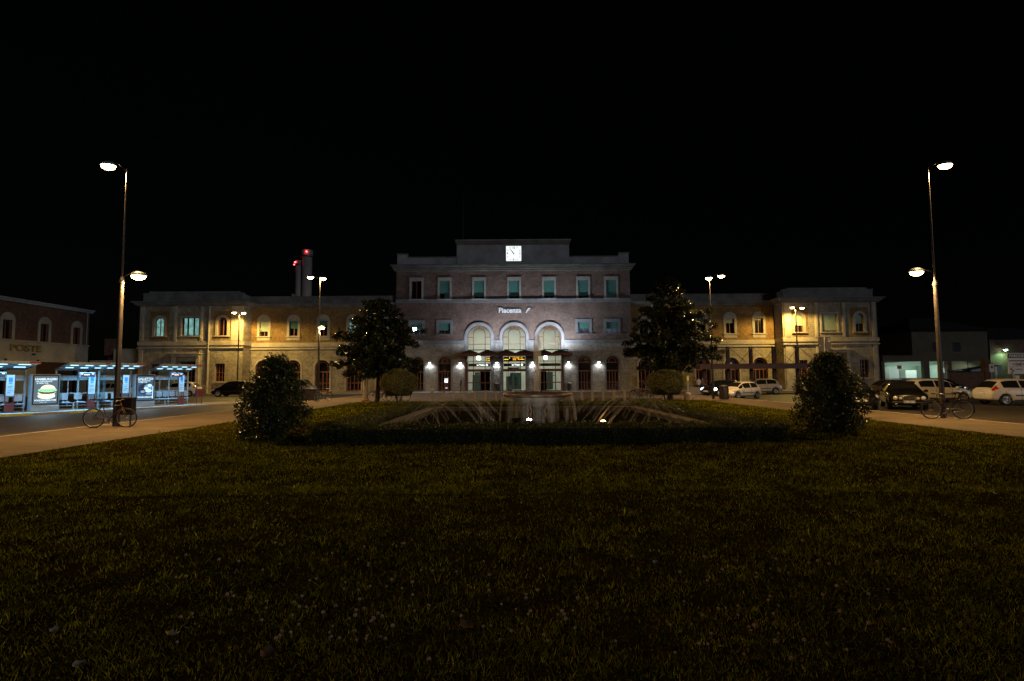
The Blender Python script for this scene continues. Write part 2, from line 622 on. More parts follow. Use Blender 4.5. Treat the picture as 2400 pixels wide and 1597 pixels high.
def light(name, kind, loc, power, col, parent=None, size=0.15, spot=None, blend=0.4, direction=None, spread=None):
    d = bpy.data.lights.new(name, kind)
    d.energy = power
    d.color = col
    if kind in ('POINT', 'SPOT'): d.shadow_soft_size = size
    if kind == 'SPOT':
        d.spot_size = math.radians(spot or 160)
        d.spot_blend = blend
    if kind == 'AREA':
        d.shape = 'RECTANGLE'
        d.size, d.size_y = size if isinstance(size, tuple) else (size, size)
    o = bpy.data.objects.new(name, d)
    COL.objects.link(o)
    o.location = loc
    if kind == 'AREA' and spread: d.spread = math.radians(spread)
    if direction is not None:
        o.rotation_euler = Vector(direction).to_track_quat('-Z', 'Y').to_euler()
    if parent is not None: o.parent = parent
    return o
# ------------------------------------------------------------------ key distances
YF = 66.7            # central facade
YW = YF + 0.6        # wings
YP = YF - 1.4        # end pavilions
ROADZ = -0.13
SODIUM = (1.0, 0.57, 0.19)
WALLSOD = (1.0, 0.66, 0.17)
COOL = (0.80, 0.92, 1.0)

# ------------------------------------------------------------------ setting
def sheet(name, pts, z0, z1, m):
    o = MB().slab(pts, z0, z1).build(name, m)
    return tag(o, kind='structure')

sheet('ground', [(-700, -60), (700, -60), (700, 900), (-700, 900)], ROADZ - 0.4, ROADZ, MT['asphalt'])
LX0, LX1, LY1 = -11.0, 13.45, 38.0
PX0, PX1 = -15.2, 17.0
# the paved square, with the lawn let into it
sheet('pavement', [(PX0, -8), (PX1, -8), (PX1, YF + 1.0), (PX0, YF + 1.0)], ROADZ - 0.1, 0.0, MT['pave'])
kb = MB()
kb.box(PX0 - 0.16, PX0 - 0.002, -8, 62, ROADZ - 0.1, 0.012)
kb.box(PX1 + 0.002, PX1 + 0.16, -8, 62, ROADZ - 0.1, 0.012)
tag(kb.build('kerb', MT['kerb']), kind='structure')
sheet('pavement', [(-58, 62.5), (PX0 - 0.17, 62.5), (PX0 - 0.17, YW + 1.0), (-58, YW + 1.0)], ROADZ - 0.1, -0.01, MT['conc'])
sheet('pavement', [(PX1 + 0.17, 62.5), (58, 62.5), (58, YW + 1.0), (PX1 + 0.17, YW + 1.0)], ROADZ - 0.1, -0.01, MT['conc'])
# pale paving strip in front of the entrance
sheet('path', [(-14.4, 63.2), (14.8, 63.2), (14.8, YF - 0.02), (-14.4, YF - 0.02)], 0.001, 0.02, MT['conc'])

# lawn: gentle swell so that it is not a flat board
bm = bmesh.new()
NX, NY = 60, 110
gv = []
def lawn_z(x, y):
    e = min(x - LX0, LX1 - x, LY1 - y, 3.0) / 3.0
    e = max(0.0, min(1.0, e))
    return 0.012 + 0.05 * e + 0.03 * e * (math.sin(x * 0.9 + 1.3 * math.sin(y * 0.5)) * math.cos(y * 0.7 + x * 0.2))
for j in range(NY + 1):
    for i in range(NX + 1):
        x = LX0 + (LX1 - LX0) * i / NX
        y = -6 + (LY1 + 6) * j / NY
        gv.append(bm.verts.new((x, y, lawn_z(x, y))))
for j in range(NY):
    for i in range(NX):
        a = j * (NX + 1) + i
        bm.faces.new((gv[a], gv[a + 1], gv[a + NX + 2], gv[a + NX + 1]))
me = bpy.data.meshes.new('lawn')
bm.to_mesh(me)
bm.free()
for p in me.polygons: p.use_smooth = True
tag(link('lawn', me, MT['lawn']), kind='structure')

# grass blades, clover, clover heads
HX0, HX1, HY0, HY1 = -5.0, 6.8, 13.1, 26.6      # hedge rectangle, outer edges

def scatter(n, y0, y1, pw=1.0):
    """points in the seen wedge of lawn, denser near the camera"""
    y = y0 + (y1 - y0) * rng.random(n) ** pw
    x = (rng.random(n) * 2 - 1) * (y * 1.02 + 0.4)
    ok = (x > LX0 + 0.03) & (x < LX1 - 0.03) & ~((x > HX0) & (x < HX1) & (y > HY0) & (y < HY1))
    return x[ok], y[ok]

lz = np.vectorize(lawn_z)
def blades(x, y, hmin, hmax, w, lean):
    n = len(x)
    z = lz(x, y)
    patch = 0.5 + 0.5 * np.sin(x * 2.1 + np.sin(y * 1.7) * 2) * np.sin(y * 1.3 + 1.1 * np.sin(x * 0.8))
    h = (hmin + (hmax - hmin) * rng.random(n) ** 1.6) * (0.6 + 0.6 * patch)
    a = rng.random(n) * 2 * PI
    b = rng.random(n) * 2 * PI
    ln = lean * h * (0.3 + rng.random(n))
    ww = w * (0.6 + 0.8 * rng.random(n))
    V = np.zeros((n, 4, 3))
    dx, dy = np.cos(a) * ww / 2, np.sin(a) * ww / 2
    V[:, 0] = np.stack([x - dx, y - dy, z - 0.01], 1)
    V[:, 1] = np.stack([x + dx, y + dy, z - 0.01], 1)
    tx, ty = x + np.cos(b) * ln, y + np.sin(b) * ln
    V[:, 2] = np.stack([tx + dx * 0.25, ty + dy * 0.25, z + h], 1)
    V[:, 3] = np.stack([tx - dx * 0.25, ty - dy * 0.25, z + h], 1)
    return V

parts = []
x, y = scatter(170000, 2.2, 8.0, 1.1)
k = np.sin(x * 5.1 + 2 * np.sin(y * 3.9)) * np.sin(y * 4.3 + np.sin(x * 4.7)) + 0.7 * rng.standard_normal(len(x)) > -0.3
parts.append(blades(x[k], y[k], 0.015, 0.05, 0.0065, 0.9))
x, y = scatter(210000, 7.5, 20.0, 1.25)
k = np.sin(x * 3.1 + 2 * np.sin(y * 1.9)) * np.sin(y * 2.3 + np.sin(x * 2.7)) + 0.7 * rng.standard_normal(len(x)) > -0.35
parts.append(blades(x[k], y[k], 0.02, 0.065, 0.012, 0.9))
x, y = scatter(420, 4.0, 18.0, 1.2)          # coarser tufts and weeds
x = np.repeat(x, 9) + 0.035 * rng.standard_normal(len(x) * 9); y = np.repeat(y, 9) + 0.035 * rng.standard_normal(len(y) * 9)
k = (x > LX0 + .05) & (x < LX1 - .05) & ~((x > HX0 - .1) & (x < HX1 + .1) & (y > HY0 - .1))
parts.append(blades(x[k], y[k], 0.04, 0.10, 0.016, 1.1))
x, y = scatter(110000, 20.0, 38.0, 1.0); parts.append(blades(x, y, 0.03, 0.07, 0.028, 0.8))
tag(link('grass', quads_mesh('grass', np.concatenate(parts)), MT['grass']), kind='stuff')

# clover leaflets: little tilted lozenges on short stalks, in drifts
x, y = scatter(24000, 2.3, 9.0, 1.2)
dr = np.sin(x * 1.3 + 0.6) * np.sin(y * 1.1 + x * 0.4) + 0.25 * rng.standard_normal(len(x)) + np.clip((4.6 - y) * 0.5, -0.4, 0.7)
k = dr > 0.1
x, y = x[k], y[k]
Q = []
for q in range(3):
    n = len(x)
    a = rng.random(n) * 0.4 + q * 2.09 + (x * 91) % 6.28
    L = 0.008 + 0.008 * rng.random(n)
    z = lz(x, y) + 0.015 + 0.028 * ((x * 57 + y * 31) % 1)
    ca, sa = np.cos(a), np.sin(a)
    til = (rng.random(n) - 0.3) * 0.012
    V = np.zeros((n, 4, 3))
    V[:, 0] = np.stack([x, y, z], 1)
    V[:, 1] = np.stack([x + ca * L * .7 - sa * L * .5, y + sa * L * .7 + ca * L * .5, z + til], 1)
    V[:, 2] = np.stack([x + ca * L * 1.2, y + sa * L * 1.2, z + til * 1.4], 1)
    V[:, 3] = np.stack([x + ca * L * .7 + sa * L * .5, y + sa * L * .7 - ca * L * .5, z + til * .4], 1)
    Q.append(V)
tag(link('clover', quads_mesh('clover', np.concatenate(Q)), MT['clover']), kind='stuff')

# clover heads: globes of small spikes on stalks
mb = MB()
def clover_head(x, y, h, r):
    z = lawn_z(x, y) + h
    mb.tube([(x, y, z - h), (x + .004, y, z - h * .4), (x, y, z)], 0.0009, 4, 1)
    for i in range(26):
        zz = 1 - 2 * (i + .5) / 26 * 0.86
        rr = math.sqrt(max(0, 1 - zz * zz))
        t = i * 2.39996
        d = Vector((rr * math.cos(t), rr * math.sin(t), zz * 0.9))
        s = d.orthogonal().normalized() * r * 0.26
        c = Vector((x, y, z))
        mb.add([c + d * r * .25 - s * .5, c + d * r * .25 + s * .5, c + d * r + s, c + d * r - s], [(0, 1, 2, 3)], 0)
spots = []
for i in range(150):                                     # drifts like those of the photograph
    px = random.gauss(*random.choice([(880, 170), (860, 120), (1260, 60), (1660, 110), (1850, 130), (620, 110)]))
    py = random.choice([random.gauss(1470, 45), random.gauss(1400, 60), random.gauss(1510, 35)])
    if 1250 < py < 1590: spots.append((px, py))
for i in range(50): spots.append((random.uniform(60, 2350), random.uniform(1130, 1420)))
for px, py in spots:
    g = gnd(px, py)
    if LX0 < g.x < LX1: clover_head(g.x, g.y, random.uniform(.022, .05), random.uniform(.008, .014))
tag(mb.build('clover_flowers', [MT['petal'], MT['clover']], fix=False), kind='stuff')

# tall dry stems in the lawn
mb = MB()
for px, py in [(1125, 1142), (1128, 1150), (1190, 1110), (1200, 1112), (1215, 1112), (1168, 1095), (1270, 1160), (1298, 1165), (1302, 1158), (1225, 1170),
               (1248, 1250), (1090, 1310), (675, 1345), (1180, 1128), (1560, 1190), (1340, 1135), (770, 1280), (1455, 1275), (1375, 1140), (1770, 1400), (2040, 1330), (1850, 1330)]:
    g = gnd(px, py)
    h = random.uniform(.10, .2)
    a = random.uniform(0, 6.28)
    p = [(g.x + math.cos(a) * h * .35 * t * t, g.y + math.sin(a) * h * .35 * t * t, .03 + h * t) for t in (0, .35, .7, 1)]
    mb.tube(p, [.0022, .0018, .0015, .003], 4)
tag(mb.build('dry_grass', MT['straw'], fix=False), kind='stuff')

# scraps and fallen leaves
def scrap(name, px, py, w, label, cat, m, curl=.3, group=None):
    g = gnd(px, py, 0.05)
    mb = MB()
    n = 5
    vs = []
    for j in range(n):
        for i in range(n):
            u, v = i / (n - 1) - .5, j / (n - 1) - .5
            k = 1 - .35 * abs(v) * 2
            vs.append((u * w * k, v * w * .75, .004 + curl * w * (u * u + .6 * v * v) + random.uniform(0, .08) * w))
    fs = [(j * n + i, j * n + i + 1, (j + 1) * n + i + 1, (j + 1) * n + i) for j in range(n - 1) for i in range(n - 1)]
    mb.add(vs, fs, 0, True)
    o = mb.build(name, m)
    o.location = (g.x, g.y, lawn_z(g.x, g.y) + .045)
    o.rotation_euler = (random.uniform(.1, .6), random.uniform(-.2, .2), random.uniform(0, 3))
    return tag(o, label, cat, group)

MT['dryleaf'] = mat('dry brown leaf', (0.13, 0.06, 0.03), 0.7, var=0.3, scale=20)
scrap('paper_scrap', 400, 1518, .085, 'crumpled white paper scrap, the largest one, lying in the grass', 'litter', MT['paper'], .8)
scrap('paper_scrap', 125, 1504, .05, 'small white paper scrap in the grass near the left edge', 'litter', MT['paper'], .6)
scrap('paper_scrap', 183, 1588, .06, 'torn white paper scrap at the bottom edge of the lawn', 'litter', MT['paper'], .7)
scrap('paper_scrap', 1536, 1330, .055, 'lone pale paper scrap on the open lawn right of centre', 'litter', MT['paper'], .8)
scrap('paper_scrap', 2327, 1161, .09, 'thin pale paper strip on the lawn at the far right', 'litter', MT['paper'], .2)
scrap('paper_scrap', 436, 1500, .035, 'tiny white paper bit just right of the largest scrap', 'litter', MT['paper'], .5)
scrap('dry_leaf', 624, 1562, .085, 'curled brown dead leaf at the bottom of the lawn', 'leaf', MT['dryleaf'], .9)
scrap('dry_leaf', 1092, 1482, .09, 'flat brown dead leaf among the clover heads', 'leaf', MT['dryleaf'], .3)


# ------------------------------------------------------------------ foliage
def leaf_quads(P, N, L, W, droop=0.2):
    """leaves at points P facing roughly N"""
    n = len(P)
    N = N + 0.75 * rng.standard_normal((n, 3))
    N /= np.linalg.norm(N, axis=1, keepdims=True)
    T = rng.standard_normal((n, 3))
    T[:, 2] -= droop
    T -= N * (T * N).sum(1, keepdims=True)
    T /= np.linalg.norm(T, axis=1, keepdims=True) + 1e-9
    B = np.cross(N, T)
    l = (L * (0.65 + 0.6 * rng.random(n)))[:, None]
    w = (W * (0.65 + 0.6 * rng.random(n)))[:, None]
    V = np.zeros((n, 4, 3))
    V[:, 0] = P
    V[:, 1] = P + T * l * .45 + B * w * .5 + N * w * .12
    V[:, 2] = P + T * l
    V[:, 3] = P + T * l * .45 - B * w * .5 + N * w * .12
    return V

def ball_points(c, r, n, shell=0.5, sq=(1, 1, 1)):
    d = rng.standard_normal((n, 3))
    d /= np.linalg.norm(d, axis=1, keepdims=True)
    rad = r * (1 - shell + shell * rng.random(n) ** 0.5)
    P = np.array(c) + d * rad[:, None] * np.array(sq)
    return P, d

def clump_crown(clumps, per, L, W, sq=(1, 1, .75), droop=.3):
    out = []
    for (c, r) in clumps:
        n = max(8, int(per * r * r))
        P, d = ball_points(c, r, n, .65, sq)
        d = d + np.array([0, 0, .35])
        out.append(leaf_quads(P, d, L, W, droop))
    return np.concatenate(out)


def magnolia(label, loc, H, prof, seed, zfirst):
    """broad magnolia: tiers of limbs, each carrying clumps of big glossy leaves; prof(t, angle) = reach of a tier"""
    R = random.Random(seed)
    t = thing('magnolia_tree', label, 'tree', loc, 0, 'magnolia trees before the station')
    tr = MB()
    tp = [(0, 0, -.05), (.05, .02, H * .2), (-.04, .05, H * .5), (.03, 0, H * .8), (0, 0, H * .97)]
    tr.tube(tp, [.17, .14, .10, .055, .02], 9)
    clumps = []
    lim = MB()
    z = zfirst
    while z < H * .97:
        tt = (z - zfirst) / (H - zfirst)
        nb = 7 if tt < .6 else 5
        a0 = R.uniform(0, 6.28)
        for k in range(nb):
            a = a0 + k * 2 * PI / nb + R.uniform(-.35, .35)
            reach = prof(tt, a) * R.uniform(.72, 1.12)
            if reach < .15: continue
            rise = R.uniform(-.12, .30) * reach
            p0 = Vector((0, 0, z))
            p2 = Vector((math.cos(a) * reach, math.sin(a) * reach, z + rise))
            p1 = p0.lerp(p2, .5) + Vector((0, 0, .08 * reach))
            lim.tube([p0, p1, p2], [.045 * (1.1 - tt * .6), .03, .012], 5)
            m = max(3, int(reach / .36))
            for i in range(m):
                s = .12 + .88 * (i + 1) / m
                q = p0.lerp(p1, s * 2) if s < .5 else p1.lerp(p2, s * 2 - 1)
                rr = R.uniform(.26, .44) * (1.05 - .35 * tt) * (1.1 - .35 * s)
                clumps.append(((q.x + R.uniform(-.18, .18), q.y + R.uniform(-.18, .18), q.z + R.uniform(-.12, .2)), rr))
        z += H * .062 * R.uniform(.8, 1.2)
    clumps.append(((0, 0, H * .97), .22))
    tr.build('trunk', MT['bark'], t)
    lim.build('limbs', MT['bark'], t)
    V = clump_crown(clumps, 1700, .18, .085, (1, 1, .8), .25)
    link('crown', quads_mesh('crown', V), MT['magnolia'], t)
    return t

def prof_left(tt, a):
    base = [(0, 2.0), (.08, 3.2), (.2, 3.5), (.3, 2.7), (.42, 2.9), (.55, 2.2), (.7, 2.0), (.85, 1.5), (.95, 1.0), (1, .3)]
    for (t0, r0), (t1, r1) in zip(base, base[1:]):
        if t0 <= tt <= t1: return r0 + (r1 - r0) * (tt - t0) / (t1 - t0)
    return .2
def prof_right(tt, a):
    base = [(0, 1.8), (.1, 3.2), (.2, 3.4), (.34, 2.8), (.5, 2.6), (.62, 2.1), (.74, 1.5), (.86, .95), (1, .25)]
    for (t0, r0), (t1, r1) in zip(base, base[1:]):
        if t0 <= tt <= t1: return r0 + (r1 - r0) * (tt - t0) / (t1 - t0)
    return .2
g = gnd(884, 943)
magnolia('broad dark magnolia tree beside the white advertising column', (g.x, g.y, 0), 7.35, prof_left, 3, 2.0)
g = gnd(1572, 938)
magnolia('tall conical magnolia tree behind the round shrub near the dome bollard', (g.x, g.y, 0), 9.0, prof_right, 8, 2.1)


def round_topiary(px, py, w, z0, z1, label, seed):
    R = random.Random(seed)
    g = gnd(px, py)
    t = thing('topiary_shrub', label, 'shrub', (g.x, g.y, 0), 0, 'clipped round shrubs')
    mb = MB()
    for k in range(4):
        a = k * 1.7 + seed
        mb.tube([(.12 * math.cos(a), .12 * math.sin(a), -.05), (.16 * math.cos(a), .16 * math.sin(a), z0 * .7), (.4 * math.cos(a), .4 * math.sin(a), z0 + .35)], [.05, .04, .02], 6)
    mb.build('trunk', MT['bark'], t)
    rz = (z1 - z0) / 2
    c = (0, 0, (z0 + z1) / 2)
    P, d = ball_points((0, 0, 0), 1.0, 15000, .10)
    bump = 1 + .05 * np.sin(d[:, 0] * 7 + seed) * np.sin(d[:, 1] * 6) + .05 * np.sin(d[:, 2] * 9 + d[:, 0] * 5)
    P = P * bump[:, None]
    P[:, 2] = np.clip(P[:, 2], -.86, 1) * rz + c[2]
    P[:, 0] *= w / 2
    P[:, 1] *= w / 2
    V = leaf_quads(P, d * 1.4, .05, .03, 0)
    ld = link('crown', quads_mesh('crown', V), MT['privet'], t)
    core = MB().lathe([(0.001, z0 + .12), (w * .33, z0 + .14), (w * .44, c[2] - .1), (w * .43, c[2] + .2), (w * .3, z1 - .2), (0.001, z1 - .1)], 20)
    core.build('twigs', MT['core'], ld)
    return t
round_topiary(934, 945, 2.62, .38, 2.32, 'round clipped shrub on the lawn under the magnolia beside parked bicycles', 1)
round_topiary(1562, 940, 2.75, .32, 2.2, 'round clipped shrub in front of the conical magnolia by the dome bollard', 2)


def laurel(px, py, prof, label, seed, n):
    R = random.Random(seed)
    g = gnd(px, py)
    t = thing('laurel_bush', label, 'bush', (g.x * (g.y + .9) / g.y, g.y + .9, 0), 0, 'laurel bushes at the ends of the front hedge')
    st = MB()
    for k in range(9):
        a = k * .7 + seed
        st.tube([(.1 * math.cos(a), .1 * math.sin(a), -.02), (.25 * math.cos(a), .25 * math.sin(a), .7), (.45 * math.cos(a), .45 * math.sin(a), 1.4 + .3 * math.sin(k * 2.1))], [.03, .022, .01], 5)
    st.build('stems', MT['bark'], t)
    cl = []
    H = prof[-1][0]
    for i in range(n):
        z = R.uniform(.12, H)
        for (z0, r0), (z1, r1) in zip(prof, prof[1:]):
            if z0 <= z <= z1:
                rr = r0 + (r1 - r0) * (z - z0) / (z1 - z0)
                break
        a = R.uniform(0, 6.28)
        q = rr * math.sqrt(R.uniform(.2, 1)) * R.uniform(.82, 1.12)
        cl.append(((math.cos(a) * q, math.sin(a) * q, z), R.uniform(.10, .2)))
    V = clump_crown(cl, 1900, .095, .036, (1, 1, 1.1), -.2)
    crown = link('crown', quads_mesh('crown', V), MT['laurel'], t)
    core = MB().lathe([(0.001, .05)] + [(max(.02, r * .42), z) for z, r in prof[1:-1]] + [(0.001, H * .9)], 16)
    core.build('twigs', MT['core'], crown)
    return t
laurel(641, 1042, [(0, .72), (.25, .92), (.7, .98), (1.0, .90), (1.3, .72), (1.55, .62), (1.85, .46), (2.2, .2)], 'tall laurel bush with a narrow tip, ending the hedge by the bus road', 2, 380)
laurel(1948, 1026, [(0, .72), (.3, .92), (.8, .98), (1.2, .92), (1.6, .74), (1.95, .5), (2.22, .2)], 'broad laurel bush ending the hedge beside the parked dark saloon', 5, 360)


def hedge(label, x0, x1, y0, y1, h, n):
    cx, cy = (x0 + x1) / 2, (y0 + y1) / 2
    t = thing('hedge', label, 'hedge', (cx, cy, 0), 0, 'clipped box hedges round the fountain')
    a, b = (x1 - x0) / 2, (y1 - y0) / 2
    P = np.zeros((n, 3)); D = np.zeros((n, 3))
    wts = np.array([a * b * 4, a * 2 * h, a * 2 * h, b * 2 * h, b * 2 * h]); wts = wts / wts.sum()
    side = rng.choice(5, n, p=wts)
    u, v = rng.random(n) * 2 - 1, rng.random(n)
    for s, f in enumerate((lambda u, v: (u * a, (v * 2 - 1) * b, 0 * u + h), lambda u, v: (u * a, 0 * u - b, v * h), lambda u, v: (u * a, 0 * u + b, v * h),
                           lambda u, v: (0 * u - a, u * b, v * h), lambda u, v: (0 * u + a, u * b, v * h))):
        k = side == s
        P[k] = np.stack(f(u[k], v[k]), 1)
        D[k] = [(0, 0, 1), (0, -1, .2), (0, 1, .2), (-1, 0, .2), (1, 0, .2)][s]
    wob = .03 * np.sin(P[:, 0] * 3.1 + P[:, 1] * 2.2) + .03 * np.sin(P[:, 0] * 7.7 - P[:, 1] * 5) - .03 + .035 * rng.standard_normal(n)
    P += D * wob[:, None]
    link('foliage', quads_mesh('foliage', leaf_quads(P, D, .042, .024, -.1)), MT['box'], t)
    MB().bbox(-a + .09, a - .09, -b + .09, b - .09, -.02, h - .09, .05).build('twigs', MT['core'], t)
    return t
HT = .7
hedge('long front hedge between the two laurel bushes', HX0, HX1, HY0, HY0 + HT, .5, 42000)
hedge('back hedge behind the fountain, facing the bollards', HX0, HX1, HY1 - HT, HY1, .5, 16000)
hedge('side hedge left of the fountain basin', HX0, HX0 + HT, HY0 + HT + .02, HY1 - HT - .02, .5, 20000)
hedge('side hedge right of the fountain basin', HX1 - HT, HX1, HY0 + HT + .02, HY1 - HT - .02, .5, 20000)
# ------------------------------------------------------------------ the station
XC = at(1203.5, 800, YF).x
SX = lambda px, py, Y=YF: at(px, py, Y).x - XC
st = thing('station_building', 'long brick and stone railway station with raised central block, arches and flanking wings', 'building', (XC, YF, 0))

def P(name, mb, m, parent=st, **k):
    o = mb.build(name, m, parent, **k)
    return o

def tealpane(name, col, s): return emit(name, col, s, (0.02, 0.02, 0.02), .7, 1.6)
MT['litteal'] = tealpane('lit office window', (0.45, 0.98, 0.88), 0.55)
MT['litcool'] = tealpane('lit cool window', (0.45, 0.65, 1.0), 0.12)

def window(cx, w, z0, z1, yf, surround=None, blind=0.0, lit=None, parent=st, sill=True, arched=False, mframe='framel', trim='trim',
           bmat='blind', mull=1, bars=0, top=None, name='window', deep=.22, so=.27, label=None):
    """frame mesh with its pane, blind, stone surround and sill as sub-parts; sits in a hole cut in the wall"""
    y = yf + deep
    fr = MB()
    t = .06
    if arched:
        f = plate(name, [arch_ring(cx, w, w - 2 * t, z0, z1)], y - .04, y + .04, MT[mframe], parent)
        me2 = MB()
    else:
        f = None
        fr.box(cx - w / 2, cx - w / 2 + t, y - .04, y + .04, z0, z1)
        fr.box(cx + w / 2 - t, cx + w / 2, y - .04, y + .04, z0, z1)
        fr.box(cx - w / 2 + t, cx + w / 2 - t, y - .04, y + .04, z1 - t, z1)
        fr.box(cx - w / 2 + t, cx + w / 2 - t, y - .04, y + .04, z0, z0 + t)
    bars_mb = fr if f is None else MB()
    for k in range(mull):
        x = cx + w * ((k + 1) / (mull + 1) - .5)
        bars_mb.box(x - .04, x + .04, y - .035, y + .035, z0 + t, z1 - t)
    for k in range(bars):
        z = z0 + (z1 - z0) * (k + 1) / (bars + 1)
        bars_mb.box(cx - w / 2 + t, cx + w / 2 - t, y - .025, y + .025, z - .025, z + .025)
    if f is None:
        f = fr.build(name, MT[mframe], parent)
    elif bars_mb.v:
        bars_mb.build('glazing_bars', MT[mframe], f)
    if label: f['label'] = label
    if lit and w > 2:
        for s in (-1, 1): MB().box(cx + s * (w / 2 - .12) - .09, cx + s * (w / 2 - .12) + .09, y + .005, y + .04, z0 + .07, z1 - .07).box(cx + s * w * .17 - .1, cx + s * w * .17 + .1, y - .06, y - .041, z0 + .05, z1 - .05).build('dark_leaf', MT['black'], f)
    pm = MT['darkpane'] if lit is None else MT[lit]
    if arched: plate('pane', [arch(cx, w - .02, z0 + .01, z1 - .01)], y + .045, y + .06, pm, f)
    else: MB().box(cx - w / 2 + .01, cx + w / 2 - .01, y + .045, y + .06, z0 + .01, z1 - .01).build('pane', pm, f)
    if blind > 0:
        zb = z1 - (z1 - z0) * blind
        if arched:
            pts = [(cx - w / 2 + .03, zb), (cx + w / 2 - .03, zb)] + arch(cx, w - .06, z0, z1 - .03)[2:]
            plate('blind', [pts], y - .10, y - .08, MT[bmat], f)
        else:
            b = MB()
            nsl = max(4, int((z1 - zb) / .06))
            for k in range(nsl):
                za, zc = zb + (z1 - zb) * k / nsl, zb + (z1 - zb) * (k + 1) / nsl
                b.box(cx - w / 2 + .03, cx + w / 2 - .03, y - .10, y - .085, za + .004, zc - .004)
                b.box(cx - w / 2 + .03, cx + w / 2 - .03, y - .085, y - .08, za, zc)
            b.build('blind', MT[bmat], f)
    if surround == 'rect':
        plate('surround', [rect(cx - w / 2 - so, cx + w / 2 + so, z0 - .02, z1 + (top or .45)), rect(cx - w / 2, cx + w / 2, z0, z1)], yf - .07, yf - .003, MT[trim], f)
    elif surround == 'arch':
        plate('surround', [arch(cx, w + 2 * so, z0 - .55, z1 + (top or .8)), rect(cx - w / 2, cx + w / 2, z0, z1)], yf - .06, yf - .003, MT[trim], f)
    elif surround == 'archring':
        plate('surround', [arch_ring(cx, w + 2 * so, w, z0, z1 + so)], yf - .09, yf - .003, MT[trim], f)
    if sill:
        e = (so if surround else 0) + .1
        MB().bbox(cx - w / 2 - e, cx + w / 2 + e, yf - .2, yf + .03, z0 - .14, z0 - .022, .02).build('sill', MT[trim], f)
    return f

# ---- central block ------------------------------------------------------
HWC = 14.75
Z1, Z2, ZC, ZP = 5.94, 11.17, 15.2, 15.95
bigx = [SX(1123, 800), SX(1205.3, 800), SX(1288, 800)]
smallx = [SX(978, 880), SX(1042, 880), SX(1370, 880), SX(1436, 880)]
upx = [SX(p, 675) for p in (976, 1042, 1122.7, 1204.8, 1287, 1366.8, 1432.4)]
midx = [SX(p, 768) for p in (976.5, 1042, 1368, 1434.6)]
BW, BT = 2.95, 8.28           # big arch opening width and crown
SW, ST = 1.62, 4.36
# stone ground storey (with the lower part of the big arches cut through as plain bays)
plate('ground_storey', [rect(-HWC, HWC, 0, Z1)] + [rect(x - BW / 2, x + BW / 2, -.01 + .02, Z1 - .011) for x in bigx] + [arch(x, SW, .02, ST) for x in smallx], 0, .6, MT['stone'], st)
# brick storeys
plate('brick_wall', [rect(-HWC, HWC, Z1, ZC)] + [arch(x, BW, Z1 + .011, BT) for x in bigx]
      + [rect(x - .64, x + .64, 11.66, 13.96) for x in upx] + [rect(x - .72, x + .72, 7.2, 8.6) for x in midx], .02, .6, MT['brick'], st)
# string courses
edges = [-HWC] + sum([[x - 1.66, x + 1.66] for x in bigx], []) + [HWC]
for a, b in zip(edges[0::2], edges[1::2]):
    P('string_course', MB().bbox(a - (.1 if a == -HWC else 0), b + (.1 if b == HWC else 0), -.12, .0185, Z1, Z1 + .48, .03), MT['trim'])
P('string_course', MB().bbox(-HWC - .08, HWC + .08, -.10, .0185, Z2, Z2 + .46, .03), MT['trim'])
P('side_walls', MB().box(-HWC, -HWC + .4, .61, 14, 0, ZC).box(HWC - .4, HWC, .61, 14, 0, ZC).box(-HWC + .4, HWC - .4, 13.6, 14, 0, ZC), MT['brick'])
# cornice: stepped profile swept along the front and returned on the sides
def cornice(x0, x1, y0, y1, z0, z1, ov, name, m, parent=st):
    mb = MB()
    h = z1 - z0
    for (a, b, k) in ((0, .28, .35), (.28, .62, .62), (.62, .8, .85), (.8, 1.0, 1.0)):
        o = ov * k
        mb.box(x0 - o, x1 + o, y0 - o, y1, z0 + h * a + .001, z0 + h * b)
    return mb.build(name, m, parent)
cornice(-HWC, HWC, .0, 14, ZC, ZP, .66, 'cornice', MT['corndark'])
par = MB()
par.box(-HWC + .12, HWC - .12, .1, .5, ZP + .001, 16.92)
for s in (-1, 1):
    par.box(s * (HWC - .08), s * (HWC - 1.35), .06, .56, ZP + .001, 17.32)
P('parapet', par, MT['plaster'])
for q_ in ((-HWC + 1.36, -7.16, .02, .58, 16.925, 17.07), (7.16, HWC - 1.36, .02, .58, 16.925, 17.07), (-HWC - .02, -HWC + 1.42, -.02, .64, 17.325, 17.5), (HWC - 1.42, HWC + .02, -.02, .64, 17.325, 17.5)):
    P('parapet_coping', MB().bbox(*q_, .02), MT['corn'])
P('attic', MB().box(-7.13, 7.13, -.02, 4, ZP + .002, 18.5), MT['plaster'])
at_c = MB()
for k, (za, zb) in enumerate(((18.5, 18.68), (18.68, 18.95), (18.95, 19.18))):
    o = .02 + .1 * k
    at_c.box(-7.13 - o, 7.13 + o, -.02 - o, 4 + o, za + .001, zb)
P('attic_cornice', at_c, MT['corn'])
P('roof', MB().box(-HWC + .3, HWC - .3, .6, 13.6, 15.5, 15.9), MT['roofdark'])
P('mast', MB().cyl((-6.6, 3, 19), (-6.6, 3, 26), .05, .02, 8), MT['dark'])

# upper row of windows
bl = [0, .72, .88, .88, .87, .87, 1.0]
for i, x in enumerate(upx):
    f = window(x, 1.28, 11.66, 13.96, .02, 'rect', bl[i], top=.44, so=.24, deep=.14, trim='trimhi')
    if i == 1:      # right leaf covered all the way down
        MB().box(x + .06, x + .6, .055, .07, 11.68, 13.94).build('blind', MT['blind'], f)
    if i == 0: f['label'] = 'window with its blind rolled up, panes dark'
    if i == 6: f['label'] = 'window with its green blind let right down'
for i, x in enumerate(midx):
    window(x, 1.44, 7.2, 8.6, .02, 'rect', [.45, .66, .56, .6][i], lit='litcool' if i != 1 else None, top=.42, so=.33)

